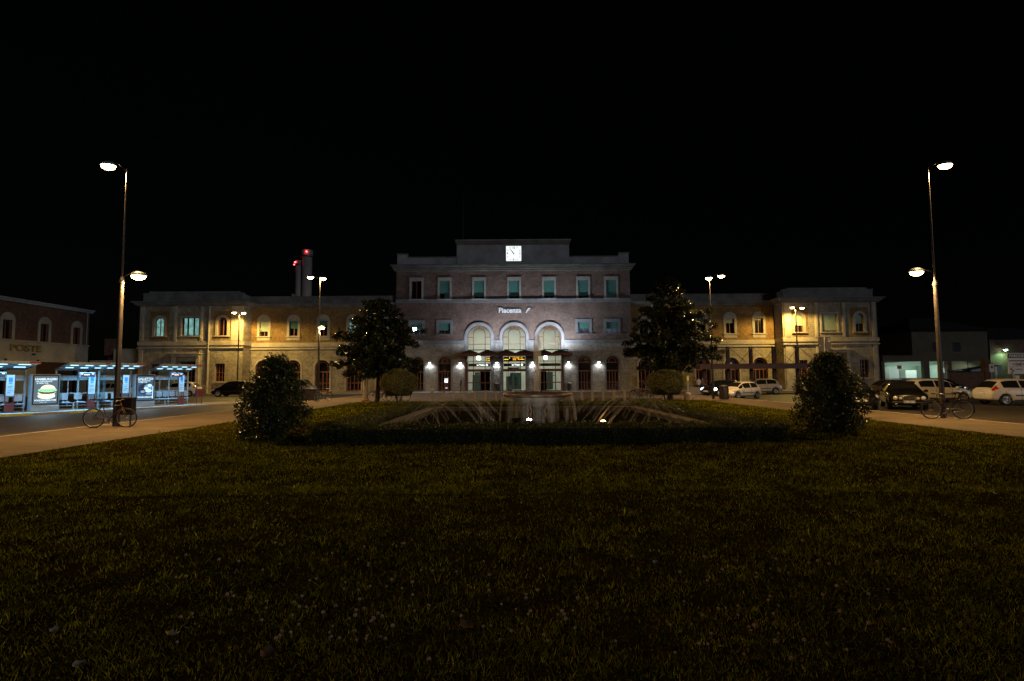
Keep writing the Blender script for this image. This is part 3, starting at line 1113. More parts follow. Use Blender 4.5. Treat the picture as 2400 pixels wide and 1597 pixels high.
MT['shfilm'] = mat('teal glass film', (.05, .12, .11), .4)
# big arched windows: stone ring, oxblood glazing, glass; hall behind
for bi, x in enumerate(bigx):
    f = plate('arched_window', [arch_ring(x, BW, BW - .16, .02, BT)], .26, .36, MT['frame'], st)
    plate('surround', [arch_ring(x, BW + .74, BW, .02, BT + .37, 22)], -.14, .0, MT['trim'], f)
    b = MB()
    zsp = BT - BW / 2
    wi = BW * .5
    b.box(x - BW / 2 + .08, x - wi / 2 - .04, .28, .34, zsp - .04, zsp + .04)
    b.box(x + wi / 2 + .04, x + BW / 2 - .08, .28, .34, zsp - .04, zsp + .04)
    b.box(x - BW / 2 + .08, x + BW / 2 - .08, .285, .335, 5.88, 5.97)
    b.box(x - .035, x + .035, .28, .34, zsp + wi / 2 + .36, BT - .08)
    for s in (-1, 1):
        b.box(x + s * wi / 2 - .045, x + s * wi / 2 + .045, .275, .345, 2.78, zsp)
    b.box(x - BW / 2 + .08, x + BW / 2 - .08, .285, .335, 4.5, 4.62)
    b.box(x - BW / 2 + .08, x + BW / 2 - .08, .285, .335, 3.72, 3.78)
    b.build('glazing_bars', MT['frame'], f)
    plate('inner_arch', [arch_ring(x, wi + .09, wi - .09, zsp - .01, zsp + wi / 2 + .40)], .275, .345, MT['frame'], f)
    plate('pane', [arch(x, BW - .1, .05, BT - .05)], .300, .312, MT['glass'], f)
    # door screen below: header, jambs, leaves
    d = MB()
    d.box(x - BW / 2 + .08, x + BW / 2 - .08, .20, .42, 2.48, 2.78)
    d.box(x - BW / 2 + .08, x + BW / 2 - .08, .22, .40, .02, .12)
    if bi == 1:
        d.box(x - .85, x + .62, .15, .45, 2.79, 2.98)
        for xx in (-.95, -.75, -.30, .0, .78, 1.42): d.box(x + xx - .03, x + xx + .03, .25, .37, .12, 2.48)
        d.box(x - .72, x + .75, .26, .36, .62, .66)
    else:
        s = 1 if bi == 0 else -1
        for xx in (-.72, .14, .72): d.box(x + s * xx - .06, x + s * xx + .06, .22, .40, .12, 2.48)
        d.box(x - BW / 2 + .08, x + BW / 2 - .08, .24, .38, 1.02, 1.16)
        d.box(x + s * -.66, x + s * .08, .25, .37, 1.9, 1.98)
    d.build('door_frame', MT['frame'], f)
    if bi != 1:
        xa_, xb_ = (x + .2, x + 1.36) if bi == 0 else (x - 1.36, x - .42)
        MB().box(xa_, xb_, .30, .33, .13, 2.47).build('dark_leaf', MT['darkpane'], f)
    else:
        for xa_, xb_ in ((x - .7, x - .33), (x + .03, x + .4)): MB().box(xa_, xb_, .305, .33, .7, 1.9).build('glass_film', MT['shfilm'], f)

# hall behind the arches
H0, H1 = 1.0, 9.5
hall = MB()
hw = 6.6
hall.box(-hw, hw, H1, H1 + .2, 0, 9.0)
hall.box(-hw - .2, -hw, .62, H1, 0, 9.0)
hall.box(hw, hw + .2, .62, H1, 0, 9.0)
hall.box(-hw, hw, .62, H1, 9.0, 9.2)
P('hall_wall', hall, MT['hall'])
P('hall_floor', MB().box(-hw, hw, .62, H1, -.05, .03), MT['hallfloor'])
hb = MB()
for s in (-1, 1):
    P('hall_pilaster', MB().box(s * 2.2 - .28, s * 2.2 + .28, H1 - .45, H1 - .002, 0.03, 8.99), MT['hall'])
hb.box(-hw, hw, H1 - .3, H1 - .003, 5.0, 5.3)
P('hall_cornice', hb, MT['hall'])
BDM = mat('dark green back door', (0.03, 0.07, 0.06), .4)
for xx, w_, h_ in ((-4.9, .6, 2.5), (.3, .8, 2.4), (5.0, .6, 2.5)): P('back_door', MB().box(xx - w_, xx + w_, H1 - .06, H1 - .01, .03, h_), BDM)
MGG = mat('grey green machine casing', (0.12, 0.2, 0.19), .45)
for q_ in ((-5.4, -4.3, 3.2, 3.7, .03, 2.1), (3.2, 4.1, 2.6, 3.0, .03, 1.9), (-1.0, -.2, 4.2, 4.6, .03, 1.9)): P('hall_cabinet', MB().bbox(*q_, .03), MGG)
for x, y, z, w in ((-4.3, 5, 8.6, 500), (0, 5, 8.6, 430), (4.3, 5, 8.6, 500)):
    light('hall_light', 'AREA', (x, y, z), w * .31, (1.0, .91, .74), st, (2.2, 5.0), direction=(0, 0, -1))
for x in (-4.2, 4.2):
    light('hall_low_light', 'POINT', (x, 4.0, 4.0), 70, (.80, 1.0, .80), st, .2)
hl = MB()
for x in (SX(1121, 845), SX(1279, 844)): hl.bbox(x - .22, x + .22, .95, 1.15, 4.0, 4.42, .04)
P('hall_spotlight', hl, emit('greenish hall spotlight', (.9, 1.0, .8), 18))

# small arched doors and windows in the stone storey
for i, x in enumerate(smallx):
    f = plate('arched_door', [arch_ring(x, SW, SW - .2, .02, ST)], .26, .36, MT['frame'], st)
    plate('surround', [arch_ring(x, SW + .44, SW, .02, ST + .22)], -.10, -.003, MT['trim'], f)
    b = MB()
    zsp = ST - SW / 2
    b.box(x - SW / 2 + .1, x + SW / 2 - .1, .27, .35, zsp - .06, zsp + .06)
    b.box(x - SW / 2 + .1, x + SW / 2 - .1, .27, .35, 2.42, 2.6)
    b.box(x - SW / 2 + .1, x + SW / 2 - .1, .27, .35, .02, .2)
    for xx in (-.36, .0, .36): b.box(x + xx - .05, x + xx + .05, .275, .345, .2, 2.42)
    b.box(x - SW / 2 + .1, x + SW / 2 - .1, .28, .34, 1.05, 1.13)
    b.build('glazing_bars', MT['frame'], f)
    plate('inner_arch', [arch_ring(x, .95, .78, zsp, zsp + .62)], .275, .345, MT['frame'], f)
    plate('pane', [arch(x, SW - .1, .05, ST - .05)], .300, .312, MT['darkpane'], f)
    if i == 1:
        MB().lathe([(.36, -.03), (.36, .03), (.22, .03), (.22, -.03), (.36, -.03)], 20, (0, 0, 0), axis='Y').build('roundel', MT['frame'], f).location = (x, .31, zsp + .22)
# lit ticket machine in the second door
tm = thing('ticket_machine', 'maroon ticket machine with a glowing screen in the arched doorway', 'machine', (XC + smallx[1] + .22, YF + .12, .02))
MB().bbox(-.3, .3, -.12, .12, 0, 1.75, .03).build('casing', MT['maroon'], tm)
MB().box(-.2, .18, -.135, -.122, 1.12, 1.5).build('screen', emit('machine screen', (.75, .9, 1.0), 3.5, var=.5, scale=9), tm)
MB().box(-.24, .24, -.134, -.122, 1.58, 1.63).box(-.12, .16, -.134, -.122, .42, .47).build('light_strip', emit('machine strip', (.8, .92, 1.0), 1.6), tm)
MB().box(-.16, .14, -.133, -.122, .62, .82).build('keypad', MT['rust'], tm)

# ---- wings ----------------------------------------------------------------
def wing(side):
    yw = YW - YF
    if side < 0:
        x0, x1 = SX(582, 800, YW), -HWC
        ups = [SX(p, 770, YW) for p in (618.5, 688, 757.5, 827, 896.5)]
        lows = [SX(p, 880, YW) for p in (616, 687, 755, 829, 899)]
    else:
        x0, x1 = HWC, SX(1815, 800, YW)
        ups = [SX(p, 770, YW) for p in (1509, 1576.5, 1644, 1711.4, 1779)]
        lows = [SX(p, 880, YW) for p in (1514, 1581, 1649, 1716, 1783)]
    AW, AT = 1.86, 4.08
    plate('ground_storey', [rect(x0, x1, -.05, 5.75)] + [arch(x, AW, .12, AT) for x in lows], yw, yw + .6, MT['stonew'], st)
    plate('brick_wall', [rect(x0, x1, 5.76, 10.7)] + [rect(x - .54, x + .54, 7.12, 9.02) for x in ups], yw + .02, yw + .6, MT['brickw'], st)
    P('string_course', MB().bbox(x0, x1, yw - .10, yw + .018, 5.75, 6.28, .03), MT['trimw'])
    P('moulding', MB().bbox(x0, x1, yw - .16, yw - .005, 5.42, 5.55, .03), MT['trimw'])
    mb = MB()
    for a, b, k in ((10.7, 10.9, .2), (10.9, 11.08, .42), (11.08, 11.22, .55)):
        mb.box(x0, x1, yw - k, yw + 6, a + .001, b)
    P('cornice', mb, MT['corn'])
    P('parapet', MB().box(x0, x1, yw + .1, yw + .5, 11.222, 12.1).bbox(x0, x1, yw + .04, yw + .56, 12.102, 12.22, .02), MT['corn'])
    P('roof', MB().box(x0, x1, yw + .6, yw + 11, 10.4, 10.69), MT['roofdark'])
    P('back_wall', MB().box(x0, x1, yw + 10.6, yw + 11, 0, 10.39), MT['brickd'])
    for i, x in enumerate(ups):
        k = i if side < 0 else 4 - i
        lit = None
        bl, bm = [(.68, 'blindl'), (.5, 'blind'), (.3, 'blind'), (0, 'blind'), (.3, 'blind')][k] if side < 0 else [(.85, 'blindl'), (.3, 'blindl'), (.4, 'blind'), (0, 'blind'), (.3, 'blind')][k]
        if side < 0 and k == 3: lit = 'litteal'
        if side > 0 and k == 0: bl = .0
        window(x, 1.08, 7.12, 9.02, yw + .02, 'arch', bl, lit=lit, trim='trimw', bmat=bm, so=.3, top=.85)
    for i, x in enumerate(lows):
        f = plate('arched_door', [arch_ring(x, AW, AW - .2, .12, AT)], yw + .30, yw + .4, MT['framel'], st)
        plate('surround', [arch_ring(x, AW + .40, AW, .12, AT + .2)], yw - .07, yw - .003, MT['trimw'], f)
        zsp = AT - AW / 2
        b = MB()
        b.box(x - AW / 2 + .1, x + AW / 2 - .1, yw + .31, yw + .39, 2.5, 2.64)
        b.box(x - AW / 2 + .1, x + AW / 2 - .1, yw + .31, yw + .39, .12, .28)
        b.box(x - AW / 2 + .1, x + AW / 2 - .1, yw + .32, yw + .38, 1.1, 1.2)
        for xx in (-.5, 0, .5): b.box(x + xx - .05, x + xx + .05, yw + .315, yw + .385, .28, 2.5)
        for xx in (-.62, .62): b.box(x + xx - .03, x + xx + .03, yw + .32, yw + .38, 2.64, zsp + .1)
        b.build('glazing_bars', MT['framel'], f)
        plate('inner_arch', [arch_ring(x, 1.3, 1.14, zsp, zsp + .7)], yw + .315, yw + .385, MT['framel'], f)
        plate('pane', [arch(x, AW - .1, .14, AT - .05)], yw + .345, yw + .36, MT['darkpane'], f)
    return yw, ups, lows
yw, _, lowL = wing(-1)
_, _, lowR = wing(1)
# wall plates and a drain pipe
P('wall_plaque', MB().bbox(SX(716, 882, YW), SX(726, 882, YW), yw - .05, yw - .003, 1.9, 2.15, .01), MT['paper'])
P('chimney', MB().bbox(SX(660, 688, YW), SX(667, 688, YW), yw + 3, yw + 3.4, 10.7, 13.0, .03), MT['plaster'])

# ---- end pavilions ---------------------------------------------------------
def pavilion(side):
    yp = YP - YF
    if side < 0: xa, xb = SX(326.7, 760, YP), SX(571, 760, YP)
    else: xa, xb = SX(1834.5, 760, YP), SX(2056, 760, YP)
    X = (lambda px: SX(px, 770, YP))
    if side < 0:
        uw = [(X(373.6), 1.12, 'a'), (X(446), 2.2, 'r'), (X(521.6), 1.15, 'a')]
        lw = [(X(366), 1.05), (X(518), 1.2)]
        dx, dw = X(441.7), 2.15
        pil = [(X(333), .5), (X(411), .42), (X(472), .36), (X(490), .3), (X(556), 1.45)]
    else:
        uw = [(X(1872.8), 1.1, 'a'), (X(1944.7), 1.9, 'r'), (X(2015), 1.05, 'a')]
        lw = [(X(2021.5), 1.05), (X(1880), 1.0)]
        dx, dw = X(1962), 1.5
        pil = [(X(1847), .9), (X(1914), .42), (X(1978), .42), (X(2048), .5)]
    zu0, zu1 = 7.08, 9.32
    holes = [(arch(x, w, zu0, zu1) if k == 'a' else rect(x - w / 2, x + w / 2, zu0, zu1)) for x, w, k in uw]
    low = [rect(x - w / 2, x + w / 2, 1.44, 3.65) for x, w in lw] + [rect(dx - dw / 2, dx + dw / 2, .12, 3.92)]
    plate('ground_storey', [rect(xa, xb, -.05, 5.88)] + low, yp, yp + .6, MT['stonew'], st)
    plate('upper_wall', [rect(xa, xb, 5.89, 10.75)] + holes, yp + .02, yp + .6, MT['stonew'], st)
    P('return_wall', MB().box(xa, xa + .5, yp + .601, yp + 12, -.05, 10.75), MT['stonew'])
    P('return_wall', MB().box(xb - .5, xb, yp + .601, yp + 12, -.05, 10.75), MT['stonew'])
    # brick fields between the pilasters
    for x, w, k in uw:
        if k == 'a':
            hole = arch(x, w + .62, zu0 - .2, zu1 + .31)
            plate('brick_field', [rect(x - w / 2 - .62, x + w / 2 + .62, 6.5, 10.1), hole], yp + .012, yp + .019, MT['brickw'], st)
    for x, w in pil:
        pm = MB()
        a, b = max(x - w / 2, xa), min(x + w / 2, xb)
        pm.bbox(a, b, yp - .09, yp + .018, 6.42, 10.72, .02)
        if w < 1:
            pm.bbox(a + .1, b - .1, yp - .13, yp - .092, 6.6, 10.6, .015)
            pm.bbox(a, b, yp - .08, yp - .002, 0, 5.5, .02)
        P('pilaster', pm, MT['trimw'])
    P('string_course', MB().bbox(xa - .1, xb + .1, yp - .14, yp + .019, 5.9, 6.36, .03).box(xa - .1, xa - .003, yp + .02, yp + 2, 5.9, 6.36).box(xb + .003, xb + .1, yp + .02, yp + 2, 5.9, 6.36), MT['trimw'])
    P('moulding', MB().bbox(xa - .12, xb + .12, yp - .2, yp - .003, 5.52, 5.66, .03), MT['trimw'])
    cornice(xa, xb, yp, yp + 12, 10.76, 11.3, .72, 'cornice', MT['corn'])
    m = .25
    P('parapet', MB().box(xa + m, xb - m, yp + .15, yp + .6, 11.302, 12.25).bbox(xa + m - .06, xb - m + .06, yp + .08, yp + .66, 12.252, 12.4, .02)
      .box(xa + m + .6, xb - m - .6, yp + .3, yp + .8, 12.402, 12.62).box(xa + m, xa + m + .4, yp + .602, yp + 8, 11.302, 12.25).box(xb - m - .4, xb - m, yp + .602, yp + 8, 11.302, 12.25), MT['corn'])
    P('roof', MB().box(xa + .5, xb - .5, yp + .6, yp + 12, 10.4, 10.75), MT['roofdark'])
    for i, (x, w, k) in enumerate(uw):
        if side < 0:
            lit = 'litteal' if i < 2 else None
            bl = 0
        else:
            lit, bl = None, (.64, .92, .55)[i]
        window(x, w, zu0, zu1, yp + .02, 'archring' if (k == 'a') else 'rect', bl, lit=lit, arched=(k == 'a'), trim='trimw', bmat='blindl',
               so=.3 if k == 'a' else .2, top=.2, mull=1 if k == 'a' else 2, bars=1 if (lit and k == 'a') else 0)
    for x, w in lw:
        f = window(x, w, 1.44, 3.65, yp, None, 0, trim='trimw', mull=2, bars=3, deep=.3)
    f = window(dx, dw, .12, 3.92, yp, None, 0, trim='trimw', mull=2, bars=3, deep=.35, sill=False, name='entrance_door')
    hood = MB()
    hood.bbox(dx - dw / 2 - 1.0, dx + dw / 2 + .75, yp - .75, yp - .003, 4.78, 4.98, .03).bbox(dx - dw / 2 - .8, dx + dw / 2 + .55, yp - .45, yp - .003, 4.5, 4.778, .03)
    hood.bbox(dx - dw / 2 - .75, dx - dw / 2 - .3, yp - .28, yp - .004, .02, 4.498, .02).bbox(dx + dw / 2 + .1, dx + dw / 2 + .5, yp - .28, yp - .004, .02, 4.498, .02)
    hood.build('stone_hood', MT['trimw'], f)
    return yp
pavilion(-1)
pavilion(1)
P('drain_pipe', MB().cyl((SX(490.5, 800, YP), YP - YF - .2, 0), (SX(490.5, 800, YP), YP - YF - .2, 10.6), .06, n=8), MT['trimw'])
P('drain_pipe', MB().cyl((SX(581, 800, YW), YW - YF - .1, 0), (SX(581, 800, YW), YW - YF - .1, 10.5), .06, n=8), MT['trimw'])

# ---- clock -----------------------------------------------------------------
ck = thing('wall_clock', 'square white backlit clock on the parapet with black hands', 'clock', (SX(1203.8, 592, YF) + XC, YF - .02, 17.36))
MB().bbox(-1.0, 1.0, -.16, -.003, -1.0, 1.0, .03).build('casing', MT['dark'], ck)
MB().box(-.96, .96, -.175, -.162, -.96, .96).build('face', emit('backlit clock face', (.93, 1.0, .98), 1.05), ck)
MT['ink'] = mat('clock black', (0.01, 0.012, 0.012), 0.5)
for s, x, z in (('12', 0, .72), ('3', .78, 0), ('6', 0, -.76), ('9', -.78, 0)):
    text('numeral', s, .34, MT['ink'], ck, ext=.004, bold=.012, x=x, z=z, y=-.182)
tk = MB()
for k in range(12):
    if k % 3 == 0: continue
    a = k * PI / 6
    dx, dz = math.sin(a), math.cos(a)
    q = .84 / max(abs(dx), abs(dz))
    p0, p1 = Vector((dx * q, -.182, dz * q)), Vector((dx * (q - .2), -.182, dz * (q - .2)))
    n_ = Vector((dz, 0, -dx)) * .035
    tk.add([p0 - n_, p0 + n_, p1 + n_, p1 - n_], [(0, 1, 2, 3)])
tk.build('hour_marks', MT['ink'], ck)
def hand(name, ang, ln, w):
    a = math.radians(ang)
    d, n_ = Vector((math.sin(a), 0, math.cos(a))), Vector((math.cos(a), 0, -math.sin(a)))
    mb = MB()
    o = Vector((0, -.19, 0))
    mb.add([o - d * .12 - n_ * w, o - d * .12 + n_ * w, o + d * ln + n_ * w * .5, o + d * ln - n_ * w * .5], [(0, 1, 2, 3)])
    mb.add([Vector(p) + Vector((0, .006, 0)) for p in mb.v[:4]], [(3, 2, 1, 0)])
    return mb.build(name, MT['ink'], ck)
hand('hour_hand', 323, .54, .07)
hand('minute_hand', 321, .82, .045)
light('clock_glow', 'AREA', (0, -.25, 0), 14, (.9, 1, .97), ck, (1.8, 1.8), direction=(0, -1, 0))

# ---- station name ------------------------------------------------------------
sgn = thing('name_sign', 'pale raised station name lettering with a winged emblem on the brick front', 'sign', (XC + SX(1195, 728), YF, 10.13))
MT['letter'] = emit('pale sign letters', (.75, .82, .95), .10, (.72, .74, .78))
text('lettering', 'Piacenza', .88, MT['letter'], sgn, ext=.03, bold=.022, x=0, z=0, y=-.06, sx=.95)
lw_ = .1
emx = SX(1236.5, 728) - SX(1195, 728)
e1 = [(-.28, -.30), (-.12, -.30), (.02, -.05), (.10, .12), (.30, .14), (.36, .30), (.12, .32), (-.02, .16), (-.16, -.16)]
MB().prism([(x + emx, z) for x, z in e1], -.07, -.01).prism([(x + emx, z) for x, z in [(-.2, -.08), (.16, -.04), (.2, .06), (-.08, .04)]], -.075, -.012).build('emblem', MT['letter'], sgn)
MB().prism([(x + emx, z) for x, z in [(.04, .34), (.40, .32), (.46, .12), (.28, .06), (.2, .10), (.30, .13), (.36, .30), (.12, .33)]], -.065, -.011).prism(
    [(x + emx, z) for x, z in [(-.34, -.32), (-.285, -.31), (-.17, -.16), (-.2, -.1)]], -.065, -.011).build('emblem_blue', mat('blue emblem enamel', (0.03, 0.09, 0.28), .5), sgn)  # blue enamel part of the emblem

# ---- wall lamps ----------------------------------------------------------------
ords = ['leftmost wall lamp, beyond the first dark arched door', 'wall lamp at the left end of the entrance canopy', 'wall lamp on the pier left of the middle entrance', 'wall lamp on the pier right of the middle entrance',
        'wall lamp at the right end of the entrance canopy', 'rightmost wall lamp, between the two right arched doors']
MT['sconce'] = emit('white wall lamp lens', (.9, .97, 1.0), 14)
for lb, px in zip(ords, (1007.6, 1079, 1164.5, 1248, 1332, 1403)):
    x = SX(px, 850) + XC
    w = thing('wall_lamp', 'round white ' + lb, 'lamp', (x, YF, 3.62), 0, 'white wall lamps on the station front')
    MB().bbox(-.16, .16, -.12, -.003, -.05, .16, .03).build('backplate', MT['alu'], w)
    MB().lathe([(.001, .12), (.1, .11), (.16, .02), (.165, -.02)], 16, (0, -.22, 0)).build('shade', MT['alu'], w)
    MB().lathe([(.15, -.025), (.12, -.09), (.001, -.11)], 16, (0, -.22, 0)).build('lens', MT['sconce'], w)
    light('wall_lamp_light', 'SPOT', (0, -.25, -.2), 95, (.88, .96, 1.0), w, .12, 165, .6, (0, .12, -1))

# ---- entrance canopy -------------------------------------------------------------
cz = 4.52
cpx0, cpx1 = SX(1074, 832, YF - 2.4), SX(1341.5, 832, YF - 2.4)
cn = thing('entrance_canopy', 'oxblood steel entrance canopy with a scalloped roof over the three doors', 'canopy', (XC, YF, 0))
MB().bbox(cpx0, cpx1, -2.4, -2.28, cz - .17, cz + .15, .02).bbox(cpx0, cpx0 + .1, -2.278, -.02, cz - .15, cz + .14, .02).bbox(cpx1 - .1, cpx1, -2.278, -.02, cz - .15, cz + .14, .02).build('fascia', MT['frame'], cn)
MB().bbox(cpx0 + .1, cpx1 - .1, -2.27, -.02, cz - .13, cz - .02, .02).build('soffit', MT['dark'], cn)
sco = MB()
nsc = 6
wsc = (cpx1 - cpx0 - .5) / nsc
for k in range(nsc):
    a = cpx0 + .25 + k * wsc
    pts = [(a + .02, cz - .015)] + [(a + .02 + (wsc - .04) * i / 10, cz + .16 + .34 * math.sin(PI * i / 10)) for i in range(11)] + [(a + wsc - .02, cz - .015)]
    sco.prism(list(reversed(pts)), -2.2, -.05)
sco.build('scalloped_roof', MT['roofdark'], cn)
for px in (1092.6, 1319.6):
    x = SX(px, 880, YF - .5)
    MB().bbox(x - .12, x + .12, -.45, -.2, 0, cz - .14, .02).build('post', MT['frame'], cn)
brk = MB()
for x, s in ((cpx0 + .3, 1), (cpx1 - .3, -1)):
    brk.tube([(x, -2.0, cz - .15), (x + s * .7, -.3, cz - .95)], .05, 6)
brk.build('bracket', MT['dark'], cn)
for lb, px in (('left', 1128), ('right', 1270)):
    pass
# spotlight on the canopy edge and two floodlights throwing light up the brick
cs = thing('canopy_camera', 'small pale box camera under the middle of the canopy edge', 'camera', (XC + SX(1164.7, 836, YF - 2.5), YF - 2.42, cz - .2))
MB().bbox(-.12, .12, -.12, .12, -.12, .0, .02).build('housing', MT['white'], cs)
MB().cyl((0, -.12, -.06), (0, -.15, -.06), .04, n=10).build('lens', MT['black'], cs)
for lb, x, w_, pw in (('left arches', SX(1125, 830), 2.6, 330), ('middle arch', SX(1206, 830), 2.6, 480), ('right arches', SX(1300, 830), 3.0, 800)):
    fl = thing('floodlight', 'low black strip floodlight on the canopy roof under the ' + lb, 'floodlight', (XC + x, YF - 2.1, cz + .50), 0, 'uplights on the canopy roof')
    MB().bbox(-w_ / 2, w_ / 2, -.08, .08, 0, .1, .02).build('housing', MT['black'], fl)
    MB().box(-w_ / 2 + .1, -w_ / 2 + .14, -.04, .04, -.3, 0).box(w_ / 2 - .14, w_ / 2 - .1, -.04, .04, -.3, 0).build('foot', MT['black'], fl)
    light('floodlight_beam', 'AREA', (0, .02, .13), pw, (.78, .87, 1.0), fl, (w_, .12), direction=(0, .12, 1))

# platform displays and way signs behind the glass
LED = emit('amber led', (1.0, .45, .02), 3.0)
BOARD = mat('display black', (0.01, 0.01, 0.012), 0.4)
def ledboard(label, cx, z0, z1, w, segs):
    b = thing('departure_board', label, 'display', (XC + cx, YF + .17, z0), 0, 'amber departure boards over the doors')
    MB().bbox(-w / 2, w / 2, -.04, .04, 0, z1 - z0, .01).build('casing', BOARD, b)
    mb = MB()
    for (u0, u1, v) in segs:
        n = max(2, int((u1 - u0) * w / .09))
        for k in range(n):
            a = -w / 2 + w * (u0 + (u1 - u0) * k / n)
            mb.box(a, a + .05 + .02 * (k % 3), -.05, -.042, (z1 - z0) * v - .035, (z1 - z0) * v + .045)
    mb.build('led_text', LED, b)
ledboard('wide amber departure board over the middle doors', bigx[1], 3.72, 4.3, 2.7, [(.02, .22, .45), (.26, .28, .75), (.43, .56, .72), (.6, .74, .74), (.80, .88, .78), (.43, .5, .36), (.52, .56, .36), (.67, .74, .42), (.77, .97, .45)])
ledboard('short amber departure board at the right of the left doors', bigx[0] + 1.2, 3.72, 4.3, .5, [(.1, .75, .7), (.15, .75, .28)])
WSN = mat('dark way sign', (0.012, 0.014, 0.02), 0.4)
WLT = emit('white lit lettering', (.9, .97, 1.0), 2.2)
for bi, lb in ((0, 'dark way sign with white lettering over the left doors'), (1, 'dark way sign with white lettering over the middle doors'), (2, 'blank dark way sign over the right doors')):
    w = thing('way_sign', lb, 'sign', (XC + bigx[bi], YF + .16, 3.12), 0, 'way signs over the station doors')
    MB().bbox(-1.35, 1.35, -.05, .04, 0, .36, .01).build('board', WSN, w)
    if bi < 2:
        text('lettering', 'to Trains', .27, WLT, w, ext=.004, bold=.008, x=.18, z=.18, y=-.058)
        MB().lathe([(.13, -.065), (.13, -.055), (.07, -.055), (.07, -.065), (.13, -.065)], 16, (.95, 0, .18), axis='Y').build('pictogram', WLT, w)

# bright white floodlight by the left office window
fl = thing('floodlight', 'dazzling white floodlight beside the leftmost office window above the trees', 'floodlight', (XC + SX(971.5, 772, YF - .5), YF - .3, at(971.5, 772, YF - .3).z))
MB().bbox(-.24, .24, -.02, .2, -.22, .22, .03).build('housing', MT['alu'], fl)
MB().box(-.2, .2, -.045, -.022, -.18, .18).build('lens', emit('white flood lens', (.93, .97, 1.0), 60), fl)
MB().tube([(0, .18, 0), (0, .32, -.05)], .03, 6).build('bracket', MT['dark'], fl)
light('floodlight_beam', 'SPOT', (0, -.1, 0), 900, (.9, .96, 1.0), fl, .15, 150, .6, (0.1, -.8, -.5))

# right wing lettering over the restaurant arches
rs = thing('restaurant_sign', 'raised dark letters over the right wing arches, half hidden by the magnolia', 'sign', (SX(1667, 823, YW) + XC, YW, at(1690, 824, YW).z))
text('lettering', 'RISTORANTE', .62, MT['pole'], rs, ext=.05, bold=.012, y=-.1, sx=1.0)
# restaurant name on the fanlight
lg = thing('fanlight_sign', 'white round lettering with a red square on the dark fanlight over the right wing door', 'sign', (XC + lowR[3] - .1, YW + .24, 3.36))
MB().box(-.62, .62, .0, .02, -.42, .36).build('board', BOARD, lg)
text('lettering', 'olò', .5, emit('pale fanlight letters', (.9, .85, .75), .35, (.7, .7, .7)), lg, ext=.004, x=-.08, z=-.05, y=-.01)
MB().box(.3, .48, -.012, -.002, -.3, -.1).build('emblem', emit('red square', (1.0, .1, .05), .5, (.5, .05, .03)), lg)
# ------------------------------------------------------------------ street lamps
MT['sodium'] = emit('sodium lamp lens', (1.0, .62, .22), 40)

def lamp_head(t, tip, d, power, name='lamp_head', wall=False):
    """flat dome on the end of an arm; d points outwards"""
    d = Vector((d[0], d[1], 0)).normalized()
    a = math.atan2(d.y, d.x)
    hd = MB().lathe([(.001, .13), (.12, .12), (.22, .06), (.28, -.02), (.27, -.04), (.001, -.035)], 18)
    h = hd.build(name, MT['alu'], t)
    h.location = tip
    h.rotation_euler = (0, 0, a)
    h.scale = (1.05, .82, 1)
    l = MB().lathe([(.24, -.045), (.2, -.13), (.1, -.18), (.001, -.19)], 16).build('lens', MT['sodium'], h)
    if wall: light('street_light', 'SPOT', (0, 0, -.24), power, WALLSOD, h, .13, 176, .3)
    elif t.location.y < 30: light('street_light', 'SPOT', (0, 0, -.24), power, SODIUM, h, .12, 180, .12)
    else: light('street_light', 'SPOT', (0, 0, -.24), power, SODIUM, h, .13, 172, .3)
    return h

def street_lamp(label, base, h, heads, thick=.095, thin=.026, joint=5.2, group='sodium street lamps round the square', band=False, wall=False):
    """heads: (tip point relative to the base, power)"""
    t = thing('street_lamp', label, 'street lamp', base, 0, group)
    MB().cyl((0, 0, -.05), (0, 0, joint), thick * 1.05, thick * .72, 14).build('pole', MT['pole'], t)
    MB().cyl((0, 0, joint), (0, 0, joint + .1), thick * .95, thick * .95, 14).lathe([(thick * .9, joint + .1), (thick * .5, joint + .22), (thin, joint + .26)], 14).build('collar', MT['dark'], t)
    MB().cyl((0, 0, joint + .26), (0, 0, h), thin * 1.3, thin, 10).build('upper_pole', MT['pole'], t)
    for tip, pw in heads:
        tip = Vector(tip)
        zz = tip.z + .06
        d = Vector((tip.x, tip.y, 0))
        MB().tube([(0, 0, min(zz, h) - .12), d * .45 + Vector((0, 0, zz - .02)), d * .85 + Vector((0, 0, zz))], .022, 7).build('arm', MT['pole'], t)
        lamp_head(t, tip, d, pw * (1.75 if wall else 2.6), wall=wall)
    if band: MB().cyl((0, 0, .55), (0, 0, .58), thick * 1.09, thick * 1.09, 14).build('band', MT['red'], t)
    return t

def lamp_from_px(label, bx, by, top_py, heads, z=0.0, band=False, **k):
    g = gnd(bx, by, z)
    tips = []
    for px, py, pw in heads:
        q = at(px, py, g.y)
        tips.append((Vector((q.x - g.x, -.02, q.z - g.z)), pw))
    h = at(bx, top_py, g.y).z - g.z
    return street_lamp(label, (g.x, g.y, z), h, tips, band=band, **k)

